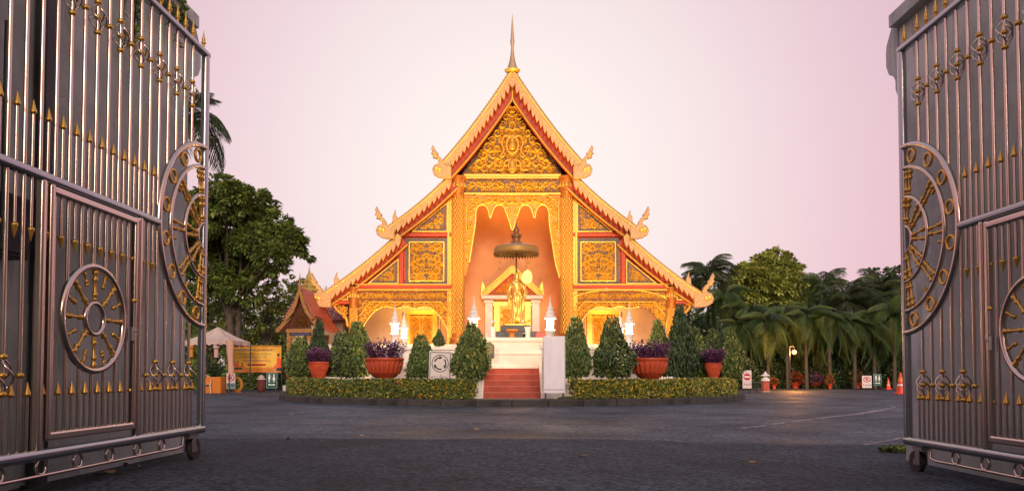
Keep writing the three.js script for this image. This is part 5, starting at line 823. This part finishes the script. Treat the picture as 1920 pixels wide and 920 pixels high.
// ================================================================ RIGHT-HAND STREET FURNITURE
{
  const cone = (px, bottom, h, label) => { const c = onGround(px, bottom), t = thing('traffic_cone', label, 'traffic cone', [c.x, groundY(c.x, c.z), c.z]); const o = mat(0.75, 0.055, 0.02, { roughness: 0.45 }), R = h * 0.2; mesh('base', rbox(R * 2.3, 0.05, R * 2.3, 0.015, 0, 0.026, 0), o, t); mesh('body', lathe([[R, 0.05], [R * 0.78, h * 0.30], [R * 0.34, h * 0.78], [R * 0.22, h * 0.97], [R * 0.1, h], [0.001, h]], 20), o, t); mesh('band', lathe([[R * 0.725, h * 0.38], [R * 0.625, h * 0.46]], 20).scale(1.03, 1, 1.03), mat(0.7, 0.6, 0.6, { roughness: 0.3 }), t); mesh('upper_band', lathe([[R * 0.53, h * 0.57], [R * 0.38, h * 0.75]], 20).scale(1.04, 1, 1.04), mat(0.75, 0.20, 0.02, { roughness: 0.3 }), t); };
  cone(1690, 738.5, 0.98, 'tall orange traffic cone with a white band beside the gate'); cone(1667, 730, 0.66, 'small orange traffic cone near the green restroom sign');
  // stone bollard with a white cap
  const c = onGround(1436, 735), t = thing('capped_bollard', 'red brick bollard with a white stupa cap', 'bollard', [c.x, 0, c.z]); mesh('foot', rbox(0.36, 0.06, 0.36, 0.01, 0, 0.03, 0), mat(0.5, 0.36, 0.26), t); mesh('shaft', uvBox(box(0.3, 0.5, 0.3, 0, 0.31, 0)), M.terracotta, t); mesh('cap', lathe([[0.22, 0.56], [0.2, 0.66], [0.1, 0.74], [0.08, 0.78], [0.23, 0.8], [0.23, 0.83], [0.1, 0.9], [0.04, 1.0], [0.001, 1.06]], 14), M.white, t);
  // low rail between the sign and the bollard
  const a = onGround(1404, 733), b = c; const rl = thing('low_rail', 'low dark pipe rail between the no entry sign and bollard', 'railing', [a.x, 0, a.z]); const d = b.clone().sub(a).setY(0); for (const y of [0.12, 0.46]) mesh('rail', rod(V(0, y, 0), V(d.x, y, d.z), 0.035), mat(0.10, 0.11, 0.12, { roughness: 0.4, metalness: 0.5 }), rl); for (const f of [0.02, 0.5, 0.98]) mesh('post', rod(V(d.x * f, 0, d.z * f), V(d.x * f, 0.48, d.z * f), 0.03), M.darkPipe, rl);
  // lamp post, lit
  const L = atDepth(1490, 660, 43), lp = thing('garden_lamp', 'lit orange garden lamp on a post among the palms', 'lamp', [L.x - 0.28, 0, L.z]); mesh('post', rod(V(0, 0, 0), V(0, L.y + 0.35, 0), 0.05, 0.04), M.darkPipe, lp); mesh('arm', tube([V(0, L.y + 0.25, 0), V(0.14, L.y + 0.36, 0), V(0.28, L.y + 0.26, 0), V(0.28, L.y + 0.12, 0)], 0.018, 16, 6), M.darkPipe, lp); mesh('lamp_globe', new THREE.SphereGeometry(0.13, 16, 12).translate(0.28, L.y, 0), new THREE.MeshStandardMaterial({ color: 0xffffff, emissive: new THREE.Color(1, 0.42, 0.10), emissiveIntensity: 3.5 }), lp);
  const P = new THREE.PointLight(new THREE.Color(1, 0.38, 0.08), 55, 0, 2); P.position.copy(L); P.castShadow = true; P.shadow.radius = 5; scene.add(P);
  // pots and crotons along the edge of the palms
  const potPlant = (px, bottom, w, h, Z, pal, pot, label, seed) => { const q = onGround(px, bottom), s = -q.z / F, t = thing('potted_shrub', label, 'potted plant', [q.x, groundY(q.x, q.z), q.z], 0, 'pots along the palm grove'); const R = w * s * 0.32; mesh('pot', lathe([[0.001, 0], [R * 0.6, 0], [R * 0.66, 0.04], [R * 0.5, 0.1], [R * 0.9, 0.2], [R * 1.1, 0.34], [R * 1.15, 0.38], [R, 0.38], [0.001, 0.34]], 18), pot, t); mesh('foliage', bushGeo(seed, w * s, h * s - 0.3, w * s, 700, 0.11, pal).translate(0, 0.32, 0), M.leafMatt, t); };
  const redPot = M.terracotta, redLeaf = [[0.30, 0.04, 0.02], [0.22, 0.05, 0.02], [0.10, 0.07, 0.02]], orLeaf = [[0.28, 0.10, 0.02], [0.2, 0.07, 0.02], [0.08, 0.08, 0.02]];
  potPlant(1452, 729, 16, 20, 45, orLeaf, redPot, 'small pot of orange leaves past the capped bollard', 801); potPlant(1492, 728, 32, 32, 46, redLeaf, redPot, 'pot of red crotons below the lit garden lamp', 803); potPlant(1529, 728, 34, 30, 46, PAL.purple, redPot, 'pot of purple leaves beside the red crotons', 805); potPlant(1557, 729, 14, 26, 45, orLeaf, redPot, 'narrow pot of orange yellow leaves before the palms', 807); potPlant(1606, 728, 34, 34, 46, [...PAL.dark, ...redLeaf], redPot, 'pot of dark and red leaves beside the white no parking sign', 809); potPlant(1660, 727, 22, 30, 46, redLeaf, redPot, 'pot of red leaves behind the small traffic cone', 811);
}

// ================================================================ TREES
function tree(name, label, base, trunkTop, lobes, opt) {
  const t = thing(name, label, 'tree', [base.x, 0, base.z], 0, opt.group), rel = p => p.clone().sub(V(base.x, 0, base.z)), top = rel(trunkTop), r = rng(opt.seed);
  const fork = top.clone().multiplyScalar(opt.fork || 0.55);
  mesh('trunk', merge(taperTube([V(0, -0.1, 0), V(0.05, fork.y * 0.5, 0), fork, top], opt.r || 0.3, 0.07, 14, 9), ...(opt.twin ? [taperTube([V(0.5, -0.1, 0.1), V(0.55, fork.y * 0.6, 0.1), V(0.7, top.y * 0.9, 0)], (opt.r || 0.3) * 0.7, 0.05, 12, 8)] : [])), M.bark, t);
  const L = lobes.map(([p, rad]) => { const q = rel(p); return [q.x, q.y, q.z, rad]; });
  for (const [x, y, z, rad] of L) mesh('limb', taperTube([fork.clone().multiplyScalar(0.75 + 0.25 * r()), V(x * 0.45 + fork.x * 0.4, (y + fork.y) * 0.5 - rad * 0.2, z * 0.5), V(x, y, z)], 0.11, 0.025, 8, 5), M.bark, t);
  mesh('crown', crownGeo(opt.seed, L, opt.per || 46, opt.leaf || 0.26, opt.pal, opt.flat || 0.75, opt.clumps || 1), M.leaf, t);
  return t;
}
{
  const Z = 50, r = rng(901), lob = (l, Z, jz = 3) => l.map(([x, y, q]) => [atDepth(x, y, Z + (r() - 0.5) * jz * 2), q * Z / F]);
  tree('broadleaf_tree', 'tall spreading broadleaf tree behind the canopy tent', atDepth(430, 700, Z).setY(0), atDepth(424, 400, Z), lob([[425, 372, 44], [470, 385, 42], [395, 400, 52], [445, 420, 55], [500, 425, 42], [535, 452, 36], [560, 474, 24], [480, 465, 50], [420, 470, 52], [515, 488, 32], [385, 480, 48], [350, 410, 52], [340, 470, 50], [455, 505, 36], [490, 520, 26], [430, 520, 36], [400, 545, 34], [465, 548, 30], [370, 530, 40]], Z), { seed: 911, r: 0.42, twin: true, pal: PAL.tree, leaf: 0.28, per: 75, clumps: 2.2, fork: 0.5 });
  // lower greenery behind the tent and the banner
  tree('understory_tree', 'low bushy tree between the tent and the pavilion', atDepth(500, 710, 53).setY(0), atDepth(500, 570, 53), lob([[470, 590, 38], [510, 600, 38], [535, 575, 30], [490, 560, 30], [450, 620, 38], [520, 640, 34]], 53, 1.5), { seed: 913, r: 0.14, pal: [...PAL.tree, ...PAL.dome], leaf: 0.24, group: 'low trees behind the tent' });
  tree('understory_tree', 'low bushy tree behind the tent roof', atDepth(395, 710, 56).setY(0), atDepth(395, 570, 56), lob([[380, 560, 40], [410, 590, 42], [355, 580, 42], [390, 630, 44], [430, 640, 38], [345, 640, 40]], 56, 1.5), { seed: 915, r: 0.14, pal: PAL.tree, leaf: 0.24, group: 'low trees behind the tent' });
  tree('far_tree', 'pale green tree top beyond the pavilion finial', atDepth(556, 710, 66).setY(0), atDepth(556, 530, 66), lob([[552, 528, 18], [566, 540, 20], [540, 552, 22], [590, 545, 16], [555, 570, 30]], 66, 1), { seed: 917, r: 0.14, pal: [...PAL.dome, ...PAL.tree], leaf: 0.24 });
  // right: domed rain tree and companions
  tree('rain_tree', 'domed yellow green rain tree above the palms', atDepth(1445, 710, 76).setY(0), atDepth(1445, 520, 76), lob([[1438, 505, 36], [1405, 520, 32], [1472, 512, 34], [1494, 532, 26], [1450, 540, 44], [1415, 552, 36], [1380, 538, 24], [1480, 560, 36], [1520, 560, 28], [1390, 570, 34], [1440, 585, 40], [1455, 486, 24]], 76), { seed: 921, r: 0.5, pal: PAL.dome, leaf: 0.40, per: 52, clumps: 1.7, flat: 0.7, fork: 0.35 });
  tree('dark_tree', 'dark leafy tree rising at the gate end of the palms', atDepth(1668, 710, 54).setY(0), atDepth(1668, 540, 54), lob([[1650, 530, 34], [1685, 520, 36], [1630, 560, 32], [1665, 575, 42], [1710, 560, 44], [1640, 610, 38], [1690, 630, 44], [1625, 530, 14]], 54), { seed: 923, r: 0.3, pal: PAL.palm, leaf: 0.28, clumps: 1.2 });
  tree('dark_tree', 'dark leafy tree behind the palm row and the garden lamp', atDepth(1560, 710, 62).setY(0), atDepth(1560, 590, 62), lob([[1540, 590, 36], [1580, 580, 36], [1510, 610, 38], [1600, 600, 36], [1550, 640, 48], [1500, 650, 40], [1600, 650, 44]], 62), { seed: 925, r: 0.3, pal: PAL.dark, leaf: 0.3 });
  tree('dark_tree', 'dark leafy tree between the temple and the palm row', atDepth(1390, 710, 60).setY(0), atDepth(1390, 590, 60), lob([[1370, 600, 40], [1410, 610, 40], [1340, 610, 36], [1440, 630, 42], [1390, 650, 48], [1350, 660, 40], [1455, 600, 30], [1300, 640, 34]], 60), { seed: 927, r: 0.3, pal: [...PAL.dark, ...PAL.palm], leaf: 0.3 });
  // dense shrubs at the foot of the grove and behind the tent
  const shrub = (px, top, w, Z, pal, seed, label, group) => { const b = atDepth(px, 712, Z), h = atDepth(px, top, Z).y, t = thing('shrub', label, 'shrub', [b.x, 0, b.z], 0, group); mesh('foliage', bushGeo(seed, w * Z / F, h, 1.6, 2200, 0.17, pal), M.leafMatt, t); mesh('stem', taperTube([V(0, 0, 0), V(0.05, h * 0.4, 0), V(0, h * 0.8, 0)], 0.06, 0.02, 5, 5), M.bark, t); };
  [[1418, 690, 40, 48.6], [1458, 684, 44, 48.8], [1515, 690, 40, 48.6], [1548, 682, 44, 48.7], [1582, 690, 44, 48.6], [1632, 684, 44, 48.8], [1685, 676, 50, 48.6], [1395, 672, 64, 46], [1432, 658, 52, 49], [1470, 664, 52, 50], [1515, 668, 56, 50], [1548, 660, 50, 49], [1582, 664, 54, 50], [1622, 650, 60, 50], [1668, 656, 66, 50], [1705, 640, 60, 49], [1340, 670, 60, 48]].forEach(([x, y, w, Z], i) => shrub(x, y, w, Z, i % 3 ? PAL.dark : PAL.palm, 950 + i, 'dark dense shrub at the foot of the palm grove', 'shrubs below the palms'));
  [[360, 676, 60, 44], [400, 680, 60, 46], [450, 668, 66, 44], [500, 670, 66, 45], [545, 660, 60, 46]].forEach(([x, y, w, Z], i) => shrub(x, y, w, Z, i % 2 ? PAL.dark : PAL.tree, 970 + i, 'dense green shrub behind the tent and banner', 'shrubs behind the tent'));
  // far tree lines close the horizon
  const line = (x0, x1, n, Z, top, seed, label) => { const q = rng(seed), L = []; for (let k = 0; k < n; k++) { const px = x0 + (x1 - x0) * k / (n - 1), c = atDepth(px, 0, Z); L.push([c.x + (q() - 0.5) * 3, atDepth(px, top, Z).y * (0.45 + 0.4 * q()), -Z - q() * 8, 3.4 + q() * 1.6]); } const m = mesh('distant_wood', crownGeo(seed, L, 40, 0.45, PAL.tree, 0.9, 0.5), M.leafMatt); meta(m, label, 'trees', null, 'stuff'); };
  line(120, 640, 16, 84, 600, 931, 'distant line of green trees behind the side hall'); line(1240, 1850, 18, 90, 596, 933, 'distant line of green trees behind the palm grove');
}
// palms: a ringed trunk and separate arching fronds
function frondGeo(seed, L, droop, n, leafL, pal) {
  const r = rng(seed), lv = new Leaves(), path = t => V(L * (t * 0.9 - 0.26 * t * t * droop), L * (0.6 * t - droop * 0.95 * t * t), 0), c = pick(r, pal, 0.2);
  for (let i = 0; i < n; i++) for (const s of [-1, 1]) {
    const t = 0.1 + 0.9 * (i + 0.5 * r()) / n, p = path(t), q = path(Math.min(1, t + 0.03)), tan = q.sub(p).normalize(), len = leafL * Math.sin(Math.PI * (0.12 + 0.84 * t)) * (0.85 + 0.3 * r());
    const d = V(tan.x * 0.55, tan.y * 0.5 - 0.30 - 0.5 * r() * droop, s * (0.85 - 0.2 * r())).normalize(), m = p.clone().addScaledVector(d, len * 0.5), d2 = d.clone().add(V(0, -0.55, 0)).normalize(), col = pick(r, [c], 0.3);
    lv.leaf(p.x, p.y, p.z, d, V(0, 1, 0), len * 0.62, 0.015 + 0.006 * r(), col); lv.leaf(m.x, m.y, m.z, d2, V(0, 1, 0), len * 0.6, 0.012, col);
  }
  const rach = taperTube(Array.from({ length: 7 }, (_, i) => path(i / 6)), 0.035, 0.006, 10, 4).toNonIndexed(), k = rach.attributes.position.count, col = new Float32Array(k * 3); for (let i = 0; i < k; i++) { col[3 * i] = 0.07; col[3 * i + 1] = 0.075; col[3 * i + 2] = 0.03; } rach.deleteAttribute('uv'); rach.setAttribute('color', new THREE.BufferAttribute(col, 3));
  const g = lv.geo(); return mergeGeometries([g, rach]);
}
M.palmTrunk = mat(1, 1, 1, { map: rep((() => { const a = fbm(201, 8, 4); return tex(256, (u, v) => { const b = (v * 16) % 1 < 0.18 ? 0.6 : 1, t = (0.055 + 0.05 * a(u, v)) * b; return [t * 1.05, t * 0.92, t * 0.78]; }, true); })(), 1, 0.6), roughness: 0.9 });
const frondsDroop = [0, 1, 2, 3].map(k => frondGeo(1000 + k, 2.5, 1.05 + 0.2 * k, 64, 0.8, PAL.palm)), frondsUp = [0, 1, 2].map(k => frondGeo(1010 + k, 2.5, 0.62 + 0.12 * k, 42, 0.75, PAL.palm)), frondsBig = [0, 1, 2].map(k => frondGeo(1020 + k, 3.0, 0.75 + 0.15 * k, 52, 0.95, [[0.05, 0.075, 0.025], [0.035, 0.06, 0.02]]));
function palm(px, py, Z, n, set, k, label, group) {
  const c = atDepth(px, py, Z), r = rng(1100 + k), t = thing('palm_tree', label, 'palm', [c.x, 0, c.z], 0, group);
  mesh('trunk', taperTube([V(0, -0.1, 0), V(0.06 * (r() - 0.5), c.y * 0.5, 0), V(0, c.y, 0)], 0.12, 0.075, 12, 10), M.palmTrunk, t);
  mesh('crown_shaft', lathe([[0.09, c.y - 0.7], [0.13, c.y - 0.5], [0.1, c.y - 0.1], [0.03, c.y + 0.15]], 10), mat(0.09, 0.11, 0.04), t);
  for (let i = 0; i < n; i++) { const f = mesh('frond', set[i % set.length], M.leafMatt, t); f.position.set(0, c.y - 0.1, 0); const lift = i < n * 0.35 ? 0.5 + 0.6 * r() : i < n * 0.7 ? 0.0 + 0.5 * r() : -0.7 + 0.6 * r(); f.rotation.set(0, i * 2.4 + r() * 0.5, lift, 'YXZ'); const s = 0.8 + 0.4 * r(); f.scale.set(s, s, s); }
}
const gl = 'green palm with drooping feather fronds in the grove';
palm(338, 222, 30, 20, frondsBig, 0, 'tall palm whose fronds arch out behind the gate wall');
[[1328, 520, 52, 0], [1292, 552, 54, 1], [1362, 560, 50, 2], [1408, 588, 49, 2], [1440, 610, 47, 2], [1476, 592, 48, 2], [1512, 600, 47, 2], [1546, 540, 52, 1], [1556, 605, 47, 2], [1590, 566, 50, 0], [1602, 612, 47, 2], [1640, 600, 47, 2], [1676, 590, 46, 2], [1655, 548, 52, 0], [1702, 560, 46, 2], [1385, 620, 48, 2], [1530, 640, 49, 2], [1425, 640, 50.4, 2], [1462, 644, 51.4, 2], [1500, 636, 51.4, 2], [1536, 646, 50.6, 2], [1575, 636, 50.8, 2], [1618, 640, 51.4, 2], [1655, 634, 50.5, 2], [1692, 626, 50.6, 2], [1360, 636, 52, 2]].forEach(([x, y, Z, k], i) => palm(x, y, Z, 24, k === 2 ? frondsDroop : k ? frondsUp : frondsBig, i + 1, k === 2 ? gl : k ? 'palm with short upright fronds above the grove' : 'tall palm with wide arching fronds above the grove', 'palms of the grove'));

// creepers that hang over the wall
function creeper(u, y1, n, seed, label) {
  const t = thing('creeper', label, 'creeper', [0, 0, 0], 0, 'creepers on the gateway wall'), L = new Leaves(), r = rng(seed), W = (x, y, z) => V(x, y, z).applyAxisAngle(V(0, 1, 0), wallL.rotation.y).add(wallL.position), st = [];
  for (let k = 0; k < n; k++) { const uu = u + (r() - 0.5) * 0.34, e = y1 + r() * 0.6, P = [W(-0.1, 4.99, uu), W(0.14, 4.93, uu), W(0.17, 4.7, uu + 0.02), W(0.13, (4.7 + e) / 2, uu - 0.03 + 0.06 * r()), W(0.13, e, uu + 0.04 * r())], c = new THREE.CatmullRomCurve3(P); st.push(taperTube(P, 0.007, 0.003, 12, 4)); for (let i = 0; i < 46; i++) { const p = c.getPoint(r()), d = randDir(r).add(V(0.4, -0.7, 0)).normalize(), l = 0.055 + 0.045 * r(); L.leaf(p.x, p.y, p.z, d, V(1, 0.3, 0), l, l * 0.32, pick(r, PAL.tree)); } }
  mesh('stems', merge(st), M.bark, t).userData.kind = 'stuff'; mesh('leaves', L.geo(), M.leafMatt, t);
}
creeper(1.5, 3.7, 6, 1201, 'long leafy creeper hanging down the plaster wall'); creeper(0.55, 4.3, 4, 1203, 'short leafy creeper near the wall end'); creeper(2.15, 4.35, 5, 1205, 'leafy creeper between the two dark steel posts');
{ // fallen leaves and the weeds at the gate's foot
  const r = rng(1301), m = [mat(0.30, 0.16, 0.05), mat(0.20, 0.09, 0.04), mat(0.36, 0.22, 0.08)], g = [0, 1, 2].map(k => { const a = new THREE.PlaneGeometry(0.05, 0.11, 2, 4), p = a.attributes.position; for (let i = 0; i < p.count; i++) { const y = p.getY(i) / 0.055; p.setX(i, p.getX(i) * Math.max(0, 1 - y * y)); p.setZ(i, 0.012 * y * y + 0.008 * (k - 1) * p.getX(i) * 40 + 0.004); } a.rotateX(-Math.PI / 2); a.computeVertexNormals(); return a; });
  [[547, 778], [600, 810], [677, 818], [542, 824], [601, 829], [893, 806], [1412, 858], [1093, 857], [262, 878], [232, 872], [290, 868], [180, 893], [205, 888], [700, 771]].forEach(([x, y], i) => { const p = onGround(x, y), o = mesh('fallen_leaf', g[i % 3], m[i % 3]); o.position.set(p.x, groundY(p.x, p.z) + 0.012, p.z); o.rotation.y = r() * 6.28; o.scale.setScalar(0.9 + 0.5 * r()); meta(o, 'dry fallen leaf lying on the asphalt', 'leaf', 'fallen leaves on the asphalt'); });
  const L = new Leaves(), c = onGround(1686, 834); for (let i = 0; i < 200; i++) { const a = r() * 6.28, q = 0.17 * Math.sqrt(r()), d = V((r() - 0.5) * 1.6, 0.8, (r() - 0.5) * 1.6).normalize(), l = 0.06 + 0.06 * r(), x = c.x + Math.cos(a) * q * 1.3, z = c.z + Math.sin(a) * q; L.leaf(x, groundY(x, z), z, d, V(0, 1, 0), l, l * 0.22, pick(r, PAL.tree)); } meta(mesh('weeds', L.geo(), M.leafMatt), 'tuft of green weeds at the foot of the open gate', 'weeds', null, 'stuff');
}

// ================================================================ FLOODLIGHTS of the temple front
function floodlight(pos, target, cd, color, angle, label, group, size = 0.3) {
  const p = V(...pos), d = V(...target).sub(p).normalize(), t = thing('floodlight', label, 'floodlight', pos, 0, group);
  const head = new THREE.Group(); head.quaternion.setFromUnitVectors(V(0, 0, 1), d); const Q = head.quaternion;
  const h = mesh('housing', rbox(size, size * 0.7, 0.12, 0.02, 0, 0, 0).applyQuaternion(Q).translate(0, size * 0.6, 0), M.housing, t);
  mesh('lens', rbox(size * 0.86, size * 0.55, 0.012, 0.004, 0, 0, 0.064).applyQuaternion(Q).translate(0, size * 0.6, 0), new THREE.MeshStandardMaterial({ color: 0xffffff, emissive: new THREE.Color(...color), emissiveIntensity: 3 }), h);
  mesh('bracket', merge(box(0.02, size * 0.6, 0.05, -size * 0.53, size * 0.3, 0), box(0.02, size * 0.6, 0.05, size * 0.53, size * 0.3, 0), box(size * 1.1, 0.02, 0.08, 0, 0.012, 0)), M.housing, t);
  const L = new THREE.SpotLight(new THREE.Color(...color), cd, 0, angle, 0.7, 2); L.position.copy(p).add(V(0, size * 0.6, 0)).addScaledVector(d, 0.09); L.target.position.set(...target); L.castShadow = true; L.shadow.radius = 6; scene.add(L, L.target);
}
const amber = [1, 0.53, 0.135];
for (const [x, tx0, ty0, cd, l] of [[-6.5, -6.6, 5.5, 230, 'the side bay next to the pavilion'], [-2.4, -1.4, 13.2, 680, 'the gable, on the pavilion side'], [2.4, 1.4, 13.2, 680, 'the gable, on the palm side'], [6.5, 6.6, 5.5, 230, 'the side bay next to the palms']])
  floodlight([x, 0.0, -38.4], [tx0, ty0, -44], cd, amber, ty0 > 10 ? 0.45 : 0.85, 'black floodlight behind the island aimed at ' + l, 'floodlights before the temple');
// lamps inside the porches
const porchFloor = ty(646);
for (const s of [-1, 1]) {
  floodlight([s * 2.6, porchFloor, -45.2], [s * -0.6, porchFloor + 7.5, -48.2], 38, [1, 0.36, 0.07], 0.95, 'small floodlight on the porch floor behind the column on the ' + (s < 0 ? 'pavilion' : 'palm') + ' side', 'porch floodlights', 0.24);
  const x = s * tx(1132, 48.2), y = ty(552, 46), t = thing('porch_lamp', 'hanging lamp over the gilded side door on the ' + (s < 0 ? 'pavilion' : 'palm') + ' side', 'lamp', [x, y, -46.2]);
  mesh('cord', rod(V(0, 0.1, 0), V(0, ty(537, 44) - y, 0), 0.012), M.housing, t); mesh('shade', lathe([[0.05, 0.14], [0.2, 0.06], [0.22, 0.0], [0.2, 0.0], [0.05, 0.1]], 14), M.housing, t); mesh('bulb', new THREE.SphereGeometry(0.09, 12, 8), new THREE.MeshStandardMaterial({ color: 0xffffff, emissive: new THREE.Color(1, 0.62, 0.16), emissiveIntensity: 8 }), t);
  const L = new THREE.PointLight(new THREE.Color(1, 0.60, 0.15), 26, 0, 2); L.position.set(x, y, -46.2); L.castShadow = true; L.shadow.radius = 4; scene.add(L);
}
floodlight([0.45, 2.09, -25.35], [0.15, 4.6, -27.4], 5, [1, 0.62, 0.22], 0.7, 'small spotlight on the altar aimed up at the statue', 'statue spotlights', 0.16);

// ================================================================ DRAW
const renderer = new THREE.WebGLRenderer({ antialias: true });
renderer.toneMapping = THREE.LinearToneMapping; renderer.toneMappingExposure = EXPOSURE; renderer.shadowMap.enabled = true;
renderer.render(scene, camera);
